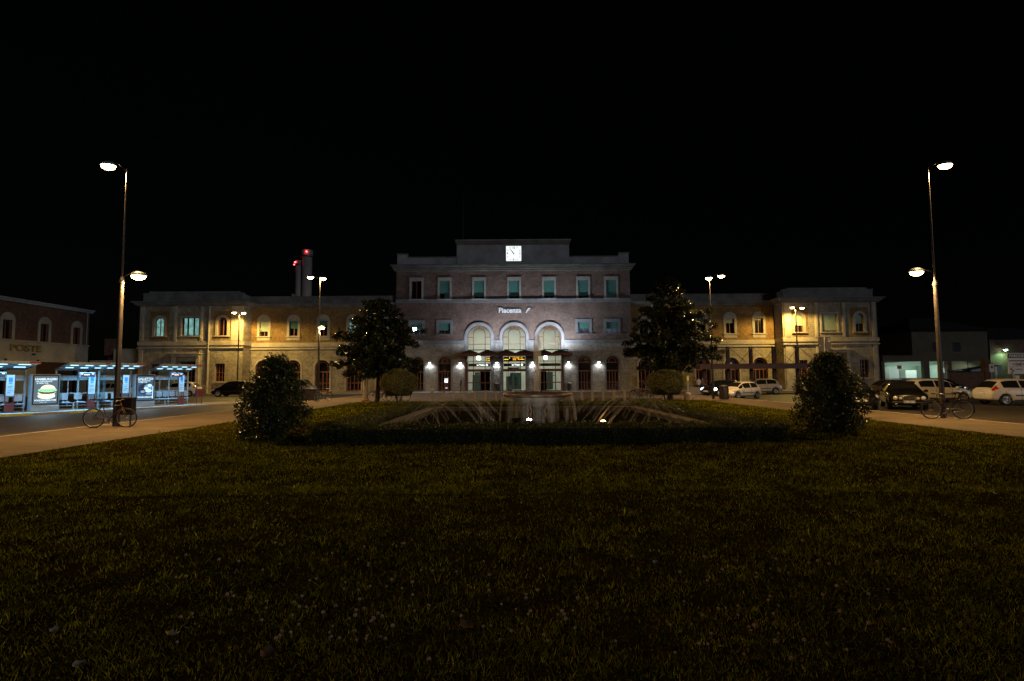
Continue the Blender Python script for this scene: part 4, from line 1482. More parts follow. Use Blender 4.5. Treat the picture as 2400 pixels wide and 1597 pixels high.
lamp_from_px('tall street lamp with two lit heads beside the bicycle on the bus road side', 270.5, 1000, 397, [(255, 387, 1150), (326, 645, 520)])
lamp_from_px('tall street lamp with two lit heads beside the dark saloon and a bicycle', 2211, 980, 393, [(2214, 386, 1150), (2147, 636, 520)], band=True)
lamp_from_px('street lamp with three lit heads beyond the left laurel bush near the dark bin', 745, 938, 652, [(728, 649, 900), (757, 652, 500), (754, 767, 420)])
lamp_from_px('street lamp with two lit heads behind the right magnolia by the small white car', 1672, 936, 652, [(1661, 651, 800), (1690, 646, 900)])
for lb, px, h1, h2 in (('street lamp with two lit heads close to the left pavilion wall', 555.5, (549, 732, 420), (571, 733, 1500)), ('street lamp with two lit heads close to the right pavilion wall', 1873, (1857, 720, 1500), (1880, 721, 300))):
    Y = 63.1
    b = at(px, 918, Y)
    tips = []
    for (x, y, pw) in (h1, h2):
        q = at(x, y, Y)
        tips.append((Vector((q.x - b.x, 0.0, q.z)), pw))
    street_lamp(lb, (b.x, Y, -.01), 9.6, tips, thick=.085, thin=.06, joint=4.5, wall=True)

# ------------------------------------------------------------------ fountain
FC = at(1260, 930, 19.2).x
FY = 19.2
MT['pedestal'] = mat('darkened pedestal stone', (.06, .048, .036), .8, var=.35, scale=4, bump=.3, spec=.08)  # shade put into the stone colour, against the glare of the basin lights
bas = thing('fountain_basin', 'low rectangular stone fountain basin with a pale coping', 'basin', (.95, 19.8, 0), 0)
bx, by = 4.95, 5.55
cop = MB()
for (x0, x1, y0, y1) in ((-bx, bx, -by, -by + .5), (-bx, bx, by - .5, by), (-bx, -bx + .5, -by + .502, by - .502), (bx - .5, bx, -by + .502, by - .502)):
    cop.bbox(x0, x1, y0, y1, 0, .30, .02)
cop.build('coping', MT['pedestal'], bas)
MB().box(-bx + .5, bx - .5, -by + .5, by - .5, .0, .03).build('basin_floor', MT['basin'], bas)
wm, wt, wn, wl, wb = nt('dark basin water')
wb.inputs['Base Color'].default_value = (.012, .012, .010, 1)
wb.inputs['Roughness'].default_value = .7
wb.inputs['Specular IOR Level'].default_value = 0.0
_tc = wn.new('ShaderNodeTexCoord')
_nz = noise(wt, _tc.outputs['Object'], 5.0, 3)
_bp = wn.new('ShaderNodeBump'); _bp.inputs['Strength'].default_value = 1.0; _bp.inputs['Distance'].default_value = .05
wl.new(_nz.outputs[0], _bp.inputs['Height']); wl.new(_bp.outputs[0], wb.inputs['Normal'])
MB().box(.95 - bx + .51, .95 + bx - .51, 19.8 - by + .51, 19.8 + by - .51, .04, .14).build('water', wm)
tag(bpy.data.objects['water'], kind='structure')
fo = thing('fountain', 'round stone bowl fountain on a carved pedestal with fine water jets', 'fountain', (FC, FY, .05))
MB().lathe([(.36, -.03), (.36, .12), (.30, .16), (.24, .22), (.20, .26)], 8).bbox(-.19, .19, -.19, .19, .24, .62, .03).lathe([(.2, .62), (.26, .66), (.26, .70), (.2, .72), (.3, .8)], 24).build('pedestal', MT['pedestal'], fo)
ped = MB()
for sx in (-1, 1):
    for sy in (-1, 1):
        ped.tube([(sx * .24, sy * .24, .12), (sx * .27, sy * .27, .3), (sx * .22, sy * .22, .45), (sx * .29, sy * .29, .6), (sx * .24, sy * .24, .72)], [.07, .05, .055, .06, .05], 7)
ped.build('scrolls', MT['bronze'], fo)
MB().lathe([(.2, .56), (.36, .62), (.7, .74), (.98, .88), (1.10, .955)], 48).build('bowl', mat('pale bowl stone', (.36, .32, .27), .5, var=.3, scale=3, bump=.2), fo)
MB().lathe([(1.06, .92), (1.17, .93), (1.235, .97), (1.245, 1.03), (1.2, 1.085), (1.1, 1.09), (1.03, 1.05), (.6, .96), (.001, .93)], 56).build('bowl_rim', MT['bronze'], fo)
MB().cyl((0, 0, .93), (0, 0, 1.12), .045, .035, 10).build('nozzle', MT['black'], fo)
MT['spray'] = water_mat('falling water spray', (.85, .82, .76), .10)
MT['jet'] = water_mat('thin water jet', (.9, .86, .78), .065)
MT['plume'] = water_mat('rising water plume', (.95, .9, .82), .30)
# plume: rises from the nozzle, breaks at the top and falls back around itself
MB().lathe([(.03, 1.12), (.035, 1.8), (.06, 2.6), (.09, 3.0), (.085, 3.12), (.03, 3.2), (.001, 3.22)], 14).lathe([(.11, 1.12), (.13, 1.7), (.14, 2.4), (.13, 2.9), (.07, 3.12)], 14).build('water_plume', MT['plume'], fo)
# thin curtain of water off the rim
mb = MB()
R0 = random.Random(5)
for k in range(46):
    a = R0.uniform(0, 6.28)
    w = R0.uniform(.02, .10)
    r = 1.24
    pts = []
    for i in range(8):
        s = i / 7
        rr = r + .16 * s
        z = .99 - .90 * s * s - .02 * s
        pts.append((rr, z))
    vs = []
    for rr, z in pts:
        for aa in (a - w, a, a + w): vs.append((rr * math.cos(aa), rr * math.sin(aa), z))
    fs = [(i * 3 + j, i * 3 + j + 1, i * 3 + j + 4, i * 3 + j + 3) for i in range(7) for j in (0, 1)]
    mb.add(vs, fs, 0, True)
mb.build('water_curtain', MT['spray'], fo, fix=False)
# side jets: parabolas thrown inwards and out from pipes along the basin edge
def jet(p, q, apex, r):
    p, q = Vector(p), Vector(q)
    pts = []
    for i in range(15):
        s = i / 14
        c = p.lerp(q, s)
        c.z += 4 * apex * s * (1 - s)
        pts.append(c)
    mbj = MB().tube(pts, [r * (1 + 2.2 * (i / 14)) for i in range(15)], 5)
    return mbj.build('water_jet', MT['jet'], fo, fix=False)
x0_, x1_ = -4.2 - FC + .95 - .0, 4.2 - FC + .95
for k in range(8):
    y = -4.1 + 8.2 * k / 7
    for s in (-1, 1):
        xs = .95 - FC + s * 4.15
        for reach, hh in ((R0.uniform(.7, 1.0), R0.uniform(.36, .5)), (R0.uniform(1.9, 2.3), R0.uniform(.8, .98)), (R0.uniform(2.4, 2.9), R0.uniform(.85, 1.05))):
            jet((xs, y, .12), (xs - s * reach, y + R0.uniform(-.12, .12), .1), hh, .0095)
for k in range(6):
    x = .95 - FC - 3.2 + 6.4 * k / 5
    for s in (-1, 1):
        ys = .6 + s * 4.7
        if s < 0 and (abs(x + .3) < .9 or abs(x - 1.8) < .9): continue
        jet((x, ys, .12), (x + R0.uniform(-.1, .1), ys - s * R0.uniform(1.4, 1.8), .1), R0.uniform(.5, .65), .009)
def pool_light(label, px, py, col, e, pw):
    Y = 16.4
    q = at(px, py, Y)
    t = thing('fountain_light', label, 'lamp', (q.x, Y, .1), 0, 'lights in the fountain basin')
    MB().cyl((0, 0, 0), (0, 0, q.z - .1), .02, n=8).lathe([(.001, -.05), (.07, -.04), (.085, .03)], 14, (0, 0, q.z - .1)).build('housing', MT['dark'], t)
    MB().lathe([(.08, .03), (.06, .055), (.001, .065)], 14, (0, 0, q.z - .1)).build('lens', emit(label, col, e), t)
    light('fountain_beam', 'POINT', (0, .0, q.z + .06), pw, col, t, .05)
pool_light('dazzling white basin light in front of the fountain pedestal', 1240, 987, (1.0, .93, .82), 60, 50)
pool_light('orange basin light right of the fountain pedestal', 1414, 990, (1.0, .45, .12), 30, 14)

# ------------------------------------------------------------------ bollards
gA, gB = gnd(1013, 943), gnd(1464, 940.5)
proto = None
ordn = ['first', 'second', 'third', 'fourth', 'fifth', 'sixth', 'seventh', 'eighth', 'ninth', 'middle', 'ninth', 'eighth', 'seventh', 'sixth', 'fifth', 'fourth', 'third', 'second', 'first']
for i in range(19):
    p = gA.lerp(gB, i / 18)
    if proto is None:
        proto = bpy.data.objects.new('bollard', None); COL.objects.link(proto)
        MB().bbox(-.08, .08, -.08, .08, 0, .66, .02).build('post', MT['kerb'], proto)
        MB().bbox(-.095, .095, -.095, .095, .66, .79, .025).build('cap', MT['kerb'], proto)
        o = proto
    else:
        o = copy_tree(proto)
    o.location = (p.x, p.y, 0)
    lb = 'short square stone bollard, ' + ('middle one of the row behind the fountain' if i == 9 else f'{ordn[i]} from the {"left" if i < 9 else "right"} in the row behind the fountain')
    tag(o, lb, 'bollard', 'row of stone bollards behind the fountain')
g = gnd(1612, 937)
db = thing('dome_bollard', 'squat round topped stone bollard at the corner of the lawn', 'bollard', (g.x, g.y, 0))
MB().lathe([(.001, .56), (.12, .545), (.2, .48), (.245, .38), (.25, .25), (.25, 0)], 24).build('dome', MT['kerb'], db)
MB().cyl((0, 0, 0), (0, 0, .04), .27, n=24).build('foot', MT['kerb'], db)

# ------------------------------------------------------------------ white advertising column
g = gnd(856, 941)
ac = thing('advertising_column', 'slim white advertising column on a red foot under the left magnolia', 'column', (g.x, g.y, 0))
MB().cyl((0, 0, .08), (0, 0, 2.6), .17, .15, 20).build('drum', mat('pasted white paper', (.62, .56, .48), .8, var=.3, scale=5), ac)
MB().cyl((0, 0, 0), (0, 0, .08), .3, .28, 20).build('foot', MT['red'], ac)
MB().lathe([(.17, 2.6), (.2, 2.64), (.18, 2.72), (.001, 2.8)], 20).build('cap', MT['dark'], ac)
MB().bbox(-.03, .06, -.18, -.158, 1.05, 1.55, .004).build('torn_poster', MT['paper'], ac)

# ------------------------------------------------------------------ bicycles
def bicycle(label, loc, rz, lean=0.0, r=.34, frame='black', mud=True, crate=False, swept=True, group='bicycles parked round the square', detail=True):
    t = thing('bicycle', label, 'bicycle', loc, rz, group)
    t.rotation_euler = (lean, 0, rz)
    WB = .53
    fm = MT[frame]
    for nm, x in (('wheel', -WB), ('wheel', WB)):
        ty = MB()
        pts = [(x + r * math.cos(2 * PI * i / 32), 0, r + r * math.sin(2 * PI * i / 32)) for i in range(32)]
        ty.tube(pts, .017, 6, closed=True)
        w = ty.build(nm, MT['tyre'], t)
        rm = MB()
        rm.tube([(x + (r - .025) * math.cos(2 * PI * i / 32), 0, r + (r - .025) * math.sin(2 * PI * i / 32)) for i in range(32)], .009, 5, closed=True)
        rm.build('rim', MT['steel'], w)
        sp = MB()
        for k in range(20 if detail else 10):
            a = 2 * PI * k / (20 if detail else 10)
            sp.tube([(x + .02 * math.cos(a + 1.2), .015 * (-1) ** k, r + .02 * math.sin(a + 1.2)), (x + (r - .03) * math.cos(a), 0, r + (r - .03) * math.sin(a))], .0013, 4)
        sp.cyl((x, -.05, r), (x, .05, r), .02, n=10)
        sp.build('spokes', MT['steel'], w)
    bb = Vector((-.06, 0, r - .05))
    seat = Vector((-.25, 0, r + .47))
    head = Vector((.36, 0, r + .48))
    headb = Vector((.40, 0, r + .36))
    fr = MB()
    fr.tube([bb, seat], .016, 8)
    fr.tube([bb, headb], .018, 8)
    fr.tube([seat + Vector((.02, 0, -.07)), head + Vector((.01, 0, -.03))], .016, 8)
    fr.tube([head + Vector((-.01, 0, .03)), headb], .02, 8)
    for s in (-.035, .035):
        fr.tube([bb + Vector((0, s * .5, 0)), (-WB, s, r)], .010, 6)
        fr.tube([seat + Vector((0, s * .4, -.05)), (-WB, s, r)], .009, 6)
    fr.build('frame', fm, t)
    fk = MB()
    for s in (-.045, .045): fk.tube([headb + Vector((0, s, 0)), (WB - .04, s, r + .12), (WB, s, r)], .011, 6)
    fk.tube([head, head + Vector((-.03, 0, .12))], .013, 8)
    fk.build('fork', fm, t)
    hz = r + .62
    hb = MB()
    bk = -.16 if swept else .02
    hb.tube([(.31 + bk, -.27, hz - .02), (.33, -.18, hz + .02), (.34, 0, hz - .01), (.33, .18, hz + .02), (.31 + bk, .27, hz - .02)], .012, 7)
    hb.build('handlebar', MT['steel'], t)
    sd = MB()
    sd.tube([seat, seat + Vector((-.035, 0, .14))], .012, 7, 1)
    c = seat + Vector((-.04, 0, .16))
    sd.prism([(c.x + x, c.z + z) for x, z in [(-.13, .03), (-.1, -.02), (.13, .0), (.15, .02), (.05, .03), (-.06, .05)]], -.055, .055)
    sd.build('saddle', [MT['black'], MT['steel']], t)
    ch = MB()
    ch.lathe([(.095, -.01), (.095, .0), (.001, .0)], 18, (bb.x, -.045, bb.z), axis='Y')
    ch.tube([bb + Vector((0, -.06, 0)), bb + Vector((.12, -.07, -.12)), bb + Vector((.12, -.15, -.12))], .011, 6)
    ch.tube([bb + Vector((0, .06, 0)), bb + Vector((-.12, .07, .12)), bb + Vector((-.12, .15, .12))], .011, 6)
    ch.tube([bb + Vector((0, -.05, .09)), (-WB, -.05, r + .035)], .006, 5)
    ch.tube([bb + Vector((0, -.05, -.09)), (-WB, -.05, r - .035)], .006, 5)
    ch.build('chain_drive', MT['steel'], t)
    if mud:
        md = MB()
        for x, a0, a1 in ((-WB, 20, 200), (WB, -10 + 20, 150)):
            pts = [(x + (r + .035) * math.cos(math.radians(a0 + (a1 - a0) * i / 12)), 0, r + (r + .035) * math.sin(math.radians(a0 + (a1 - a0) * i / 12))) for i in range(13)]
            md.tube(pts, .014, 5)
        md.build('mudguards', fm, t)
    rk = MB()
    for s in (-.05, .05):
        rk.tube([seat + Vector((-.04, s, -.08)), (-WB - .22, s, r + .40)], .006, 5)
        rk.tube([(-WB, s, r), (-WB - .12, s, r + .40)], .005, 5)
    rk.build('carrier', MT['black'], t)
    return t

g = gnd(271, 1001)
bicycle('black and rust framed city bicycle leaning on the tall lamp post by the bus road', (g.x - .05, g.y - .19, 0.0), math.radians(8), math.radians(6), .335, 'rust', False, swept=False)
bx_ = thing('litter_box', 'dark boxy litter container fixed to the lamp post behind the bicycle', 'bin', (g.x + .14, g.y + .24, .0), math.radians(3))
MB().bbox(-.30, .32, -.13, .13, .42, 1.0, .03).build('body', MT['black'], bx_)
MB().bbox(-.32, .34, -.15, .15, .99, 1.04, .015).build('lid', MT['plasticblack'], bx_)
MB().box(-.34, -.3, -.05, .0, .5, .9).cyl((-.2, 0, 0), (-.2, 0, .42), .025, n=8).cyl((.2, 0, 0), (.2, 0, .42), .025, n=8).build('bracket', MT['dark'], bx_)
g = gnd(2211, 981)
bicycle('dark roadster bicycle with mudguards leaning on the lamp post by the dark saloon', (g.x + .02, g.y - .16, 0.0), PI + math.radians(-12), math.radians(-5), .345, 'black', True)
g = gnd(757, 941)
bicycle('bicycle propped against the dark bin beyond the left laurel bush', (g.x, g.y, 0), math.radians(62), .08, .33, 'black', True)
g = gnd(888, 941)
bicycle('bicycle parked beside the white advertising column under the magnolia', (g.x, g.y + .2, 0), PI + .15, .06, .34, 'black', True)
g = gnd(930, 942)
bicycle('pale bicycle parked half behind the round clipped shrub', (g.x, g.y + .5, 0), .2, .05, .34, 'steel', True)
g = gnd(1500, 937.5)
bicycle('dark bicycle standing right of the fountain under the conical magnolia', (g.x, g.y, 0), PI + .25, .05, .34, 'black', True)
g = gnd(1532, 938)
bicycle('second bicycle nearer the conical magnolia, leaning against its trunk', (g.x, g.y + .8, 0), PI - .1, .07, .34, 'steel', True)
bicycle('pale bicycle at the left pavilion wall beside the white parked car', (at(473, 915, 63.4).x, 63.4, 0), .1, -.06, .33, 'steel', True, detail=False)
bicycle('bicycle at the left pavilion wall just left of the dark moving car', (at(512, 915, 63.6).x, 63.6, 0), -.2, -.06, .33, 'alu', True, detail=False)

# ------------------------------------------------------------------ bins
g = gnd(722, 940)
t = thing('waste_bin', 'wide dark slatted waste container beyond the left laurel bush', 'bin', (g.x, g.y + .4, 0))
MB().bbox(-.58, .58, -.4, .4, .05, .82, .04).build('body', MT['dark'], t)
MB().bbox(-.6, .6, -.42, .42, .83, .93, .03).build('lid', MT['plasticblack'], t)
mb = MB()
for k in range(12): mb.box(-.55 + k * .095, -.51 + k * .095, -.415, -.402, .1, .78)
mb.build('slats', MT['rust'], t)
g = gnd(1701, 937)
t = thing('waste_bin', 'tall dark litter bin in front of the small white car', 'bin', (g.x, g.y + .3, 0))
MB().lathe([(.30, .02), (.32, .3), (.32, .85), (.3, .9)], 16).build('body', MT['dark'], t)
MB().lathe([(.34, .9), (.34, .96), (.2, 1.04), (.001, 1.07)], 16).build('lid', MT['plasticblack'], t)
mb = MB()
for k in range(16): mb.cyl((.325 * math.cos(k * PI / 8), .325 * math.sin(k * PI / 8), .06), (.325 * math.cos(k * PI / 8), .325 * math.sin(k * PI / 8), .84), .012, n=5)
mb.build('slats', MT['rust'], t)
for px, lb in ((1165.5, 'dark bin with a pale lid on the pier left of the middle entrance'), (1335, 'dark bin with a pale lid on the pier right of the entrances')):
    t = thing('waste_bin', lb, 'bin', (at(px, 910, YF - .5).x, YF - .45, .02))
    MB().lathe([(.24, 0), (.26, .1), (.26, .92)], 16).build('body', MT['black'], t)
    MB().lathe([(.27, .92), (.27, .98), (.15, 1.06), (.001, 1.07)], 16).build('lid', MT['alu'], t)
t = thing('drinking_fountain', 'small cast iron drinking fountain on the pier left of the entrances', 'fountain', (at(1080, 915, YF - .4).x, YF - .35, .02))
MB().lathe([(.2, 0), (.18, .06), (.07, .14), (.06, .8), (.1, .86)], 12).build('stem', MT['black'], t)
MB().lathe([(.08, .86), (.26, .92), (.28, .96), (.2, .95), (.001, .9)], 16).build('basin', MT['dark'], t)
MB().bbox(-.09, .09, .16, .3, .9, 1.45, .02).tube([(0, .16, 1.3), (0, .02, 1.28), (0, .0, 1.2)], .02, 6).build('spout', MT['black'], t)

# ------------------------------------------------------------------ bus island, shelters, advert panels
dv = Vector((.454, .891, 0)); nv = Vector((.891, -.454, 0))
SO = Vector((-25.9, 29.8, 0))
SRZ = math.atan2(dv.y, dv.x)           # local x runs along the row, local -y faces the bus road
IZ = -.02
def isl(a, b): return SO + dv * a + nv * b
ip = [isl(-9, 1.5), isl(4, 1.5), isl(11.2, 1.2), isl(12.6, .4), isl(13, -1.0), isl(12, -2.4), isl(9, -2.8), isl(-9, -2.8)]
sheet('pavement', [(p.x, p.y) for p in ip], ROADZ - .1, IZ - .015, MT['conc'])
kb = MB()
for i in range(5):
    p, q = ip[i], ip[i + 1]
    d = (q - p).normalized(); nn = Vector((d.y, -d.x, 0))
    pts = [p + nn * .003, q + nn * .003, q + nn * .16, p + nn * .16]
    kb.slab([(v.x, v.y) for v in reversed(pts)], ROADZ - .1, IZ)
tag(kb.build('kerb', MT['kerb']), kind='structure')
yb = MB()
for a0, a1 in ((.4, 1.9), (-3.2, -1.2)):
    q = [isl(a0, 1.505), isl(a1, 1.505), isl(a1, 1.664), isl(a0, 1.664)]
    yb.slab([(v.x, v.y) for v in q], ROADZ - .05, IZ + .005)
tag(yb.build('kerb', MT['yellow']), kind='structure')

MT['shlight'] = emit('cold roof light', (.42, .80, 1.0), 2.2)
MT['infopaper'] = emit('blue glow notice', (.5, .8, 1.0), .10, (.30, .42, .50))  # shelter light put into the notice as blue tint and glow
MT['mapblue'] = mat('blue route map', (.06, .16, .40), .5)
MT['ledorange'] = emit('orange led', (1.0, .4, .12), 4.0)
MT['shglassband'] = mat('frosted glass band', (.30, .42, .50), .4)

def shelter(label, a0, a1, b, bright, seats, board=True, lit=6, info=True):
    L = a1 - a0
    p = isl(a0, b)
    t = thing('bus_shelter', label, 'bus shelter', (p.x, p.y, IZ), SRZ, 'bus shelters on the traffic island')
    # the row faces local -y; posts and glass stand at y=0.55, roof overhangs to y=-0.9
    yb, yf = .5, -1.0
    zr, zf = 2.28, 2.62
    sl = (zf - zr) / (yf - yb)
    rf = MB()
    def zz(y): return zr + sl * (y - yb)
    pts = [(-.05, yb + .1), (L + .05, yb + .1), (L + .05, yf), (-.05, yf)]
    vs = [(x, y, zz(y)) for x, y in pts] + [(x, y, zz(y) + .07) for x, y in pts]
    rf.add(vs, [(0, 1, 2, 3), (7, 6, 5, 4), (0, 4, 5, 1), (1, 5, 6, 2), (2, 6, 7, 3), (3, 7, 4, 0)])
    roof = rf.build('roof', MT['alu'], t)
    MB().box(-.06, L + .06, yf - .05, yf - .003, zz(yf) - .04, zz(yf) + .10).build('gutter', MT['alu'], roof)
    MB().box(L - .42, L + .062, yf - .056, yf - .051, zz(yf) + .0, zz(yf) + .08).build('route_flag', MT['red'], roof)
    for r_ in range(2):
        y = yf + .32 + r_ * .55
        for k in range(lit // 2):
            x = L * (k + .5) / (lit // 2)
            lw = L / (lit // 2) * .26
            m = MB()
            m.add([(x - lw, y - .06, zz(y - .06) - .012), (x + lw, y - .06, zz(y - .06) - .012), (x + lw, y + .06, zz(y + .06) - .012), (x - lw, y + .06, zz(y + .06) - .012),
                   (x - lw, y - .06, zz(y - .06) - .003), (x + lw, y - .06, zz(y - .06) - .003), (x + lw, y + .06, zz(y + .06) - .003), (x - lw, y + .06, zz(y + .06) - .003)],
                  [(3, 2, 1, 0), (4, 5, 6, 7), (0, 1, 5, 4), (1, 2, 6, 5), (2, 3, 7, 6), (3, 0, 4, 7)])
            m.build('roof_light', MT['shlight'], t)
    light('shelter_light', 'AREA', (L / 2, (yf + yb) / 2 - .2, 2.3), bright * .55, (.22, .64, 1.0), t, (L * .9, .9), direction=(0, .15, -1), spread=95)
    n = 3 if L > 1.8 else 2
    xs = [L * k / (n - 1) for k in range(n)] if n > 1 else [0]
    for x in xs:
        MB().bbox(x - .035, x + .035, yb - .05, yb + .05, 0, zr - .01, .008).build('post', MT['alu'], t)
    fr = MB()
    for z, h in ((.92, .05), (.22, .03), (1.92, .05)):
        fr.box(0, L, yb - .03, yb + .02, z, z + h)
    for x in [xs[0], xs[-1]] + [(xs[i] + xs[i + 1]) / 2 for i in range(len(xs) - 1)]:
        fr.box(x + .04, x + .07, yb - .02, yb + .02, .25, 1.92)
    fr.build('glass_frame', MT['alu'], t)
    MB().box(.02, L - .02, yb + .022, yb + .03, .25, 2.2).build('back_glass', MT['glassd'], t)
    MB().box(.02, L - .02, yb + .006, yb + .018, 1.70, 1.915).build('frosted_band', MT['shglassband'], t)
    MB().box(-.004, .006, yf + .7, yb - .06, .25, 2.1).build('end_glass', MT['glassd'], t)
    for k in range(seats):
        x = L * (k + .5) / seats
        sw = min(.2, L / seats * .42)
        s = MB()
        s.bbox(x - sw, x + sw, yb - .10, yb - .05, .58, .90, .015)
        s.bbox(x - sw, x + sw, yb - .42, yb - .12, .43, .46, .012)
        s.tube([(x, yb - .06, .6), (x, yb - .1, .45), (x, yb - .3, .42)], .015, 6)
        s.build('seat', MT['alu'], t)
    MB().box(.1, L - .1, yb - .28, yb - .22, .38, .42).box(L * .35, L * .35 + .07, yb - .28, yb - .22, 0, .379).box(L * .8, L * .8 + .07, yb - .28, yb - .22, 0, .379).build('bench_rail', MT['alu'], t)
    if board:
        bd = MB().bbox(L * .34, L * .34 + .78, -.46, -.36, 1.86, 2.14, .01).build('display', MT['alu'], t)
        dk = MB().box(L * .34 + .03, L * .34 + .75, -.468, -.462, 1.89, 2.11).build('display_panel', mat('display blue grey', (.03, .05, .07), .4), bd)
        ld = MB()
        for z, segs in ((2.06, ((.05, .16), (.60, .72))), (2.015, ((.2, .50),))):
            for u0, u1 in segs:
                for k in range(int((u1 - u0) / .035)): ld.box(L * .34 + u0 + k * .035, L * .34 + u0 + k * .035 + .026, -.474, -.469, z - .015, z + .018)
        ld.build('display_text', MT['ledorange'], bd)
    if info:
        x = L * .74
        ipn = MB().bbox(x - .20, x + .20, .08, .13, .0, .52, .006).box(x - .20, x - .17, .08, .13, .521, 2.05).box(x + .17, x + .20, .08, .13, .521, 2.05).box(x - .169, x + .169, .085, .125, .86, 2.03).build('info_pillar', MT['maroon'], t)
        MB().box(x - .17, x + .17, .068, .078, .88, 2.0).build('notice', MT['infopaper'], ipn)
        MB().box(x - .08, x + .09, .060, .067, 1.62, 1.86).box(x - .07, x + .07, .060, .067, 1.53, 1.58).build('map', MT['mapblue'], ipn)
        MB().box(x - .12, x + .10, .061, .067, 1.38, 1.40).box(x - .12, x + .06, .061, .067, 1.30, 1.32).box(x - .12, x + .12, .061, .067, 1.15, 1.17).box(x - .12, x + .02, .061, .067, 1.05, 1.07).build('print', MT['dark'], ipn)
    return t

shelter('lit bus shelter left of the burger poster, cut off by the left edge', -3.7, -.82, 0, 150, 5)
shelter('lit bus shelter just right of the burger poster', .58, 2.75, 0, 150, 3)
shelter('lit bus shelter behind the bicycle and lamp post', 2.55, 4.3, .35, 90, 3, board=False)
shelter('lit bus shelter at the right end of the row beside the red bin', 5.6, 8.15, 0, 105, 6, lit=8)

def advert(label, a0, a1, b, kind):
    L = a1 - a0
    p = isl(a0, b)
    t = thing('advert_panel', label, 'poster panel', (p.x, p.y, IZ), SRZ, 'backlit poster panels between the bus shelters')
    MB().bbox(0, L, .0, .34, .0, 2.05, .02).build('casing', MT['alu'], t)
    MB().bbox(.0, L, -.02, -.003, .02, .3, .01).build('plinth', MT['alu'], t)
    MB().box(.06, L - .06, -.012, -.003, .36, 2.0).build('bezel', MT['black'], t)
    def em(n, c, s): return emit('poster ' + n, c, s, tuple(x * .5 for x in c))
    cx, w = L / 2, L - .24
    base = em(kind + ' ground', (.10, .15, .20) if kind == 'burger' else (.05, .10, .17), .9)
    pb = MB().box(cx - w / 2, cx + w / 2, -.018, -.013, .42, 1.94).build('poster', base, t)
    wh = em(kind + ' white', (.65, .88, 1.0), 1.1)
    y = -.026
    def el(px, pz, rx, rz, m, k=22, y0=-.022, a0=0, a1=360, wob=0):
        pts = []
        for i in range(k):
            a = math.radians(a0 + (a1 - a0) * i / (k - (0 if a1 - a0 == 360 else 1)))
            q = 1 + wob * math.sin(i * 2.3)
            pts.append((px + rx * q * math.cos(a), pz + rz * q * math.sin(a)))
        MB().prism(list(reversed(pts)), y0, y0 + .003).build('picture', m, pb)
    if kind == 'burger':
        text('headline', 'HAMBURGER?', .165, wh, pb, ext=.001, bold=.006, x=cx, z=1.76, y=y, sx=.98)
        text('headline', 'DAL RISTORANTE', .10, wh, pb, ext=.001, bold=.003, x=cx - .10, z=1.635, y=y, sx=.9)
        text('headline', 'A CASA TUA.', .10, wh, pb, ext=.001, bold=.003, x=cx - .16, z=1.54, y=y, sx=.9)
        text('headline', 'FOODRACERS.COM', .115, wh, pb, ext=.001, bold=.004, x=cx, z=.60, y=y, sx=.95)
        text('headline', 'scarica la app', .06, wh, pb, ext=.001, x=cx - .1, z=.50, y=y)
        bun = em('bun', (.75, .80, .62), 1.25); let = em('lettuce', (.35, .85, .45), 1.1); pat = em('patty', (.10, .07, .07), .6); che = em('cheese', (.95, .85, .6), 1.3)
        el(cx + .04, .84, .40, .17, bun, y0=-.021)
        el(cx + .04, 1.0, .40, .11, che, y0=-.0225, wob=.05)
        el(cx + .06, 1.03, .37, .09, pat, y0=-.024, wob=.06)
        el(cx + .07, 1.16, .42, .12, let, 40, y0=-.0255, wob=.07)
        el(cx + .09, 1.22, .34, .24, bun, y0=-.027, a0=0, a1=180)
        for q in range(7): el(cx - .22 + q * .1, 1.13 + .03 * (q % 2), .03, .018, pat, 8, y0=-.0285)
    else:
        text('headline', 'GALLETTO?', .18, wh, pb, ext=.001, bold=.006, x=cx, z=1.76, y=y, sx=.98)
        text('headline', 'DAL RISTORANTE', .10, wh, pb, ext=.001, bold=.003, x=cx - .08, z=1.63, y=y, sx=.9)
        text('headline', 'A CASA TUA.', .10, wh, pb, ext=.001, bold=.003, x=cx - .16, z=1.54, y=y, sx=.9)
        text('headline', 'FOODRACERS.COM', .115, wh, pb, ext=.001, bold=.004, x=cx, z=.60, y=y, sx=.95)
        d1, d2, d3 = em('roast dark', (.03, .05, .09), .5), em('roast glaze', (.45, .7, .95), 1.5), em('roast mid', (.2, .36, .55), 1.0)
        el(cx + .0, 1.12, .42, .36, d1, y0=-.021, wob=.04)
        el(cx + .16, 1.2, .24, .22, d3, y0=-.0225, wob=.06)
        el(cx + .26, 1.34, .13, .09, d2, y0=-.024, wob=.1)
        el(cx + .05, 1.16, .14, .07, d2, y0=-.024, wob=.15)
        el(cx + .2, 1.0, .2, .1, d2, y0=-.024, wob=.12)
        el(cx - .15, .95, .13, .08, d3, y0=-.024, wob=.1)
        el(cx + .22, .82, .2, .07, d3, y0=-.0225, wob=.1)
        MB().box(cx + w / 2 - .05, cx + w / 2 - .005, -.023, -.019, .5, 1.3).build('picture', d2, pb)
    light('poster_light', 'AREA', (cx, -.06, 1.2), 16, (.6, .85, 1.0), t, (w, 1.4), direction=(0, -1, 0))
    return t
advert('backlit poster of a green and white burger between the left shelters', -.76, .54, .12, 'burger')
advert('backlit blue roast chicken poster, right of the lamp post', 4.36, 5.56, .3, 'chicken')
p = isl(8.65, .1)
t = thing('litter_bin', 'small red litter bin on two legs at the end of the shelters', 'bin', (p.x, p.y, IZ), SRZ)
MB().bbox(-.24, .24, -.14, .14, .5, 1.05, .02).build('body', MT['maroon'], t)
MB().cyl((-.2, 0, 0), (-.2, 0, 1.22), .025, n=8).build('leg', MT['maroon'], t)
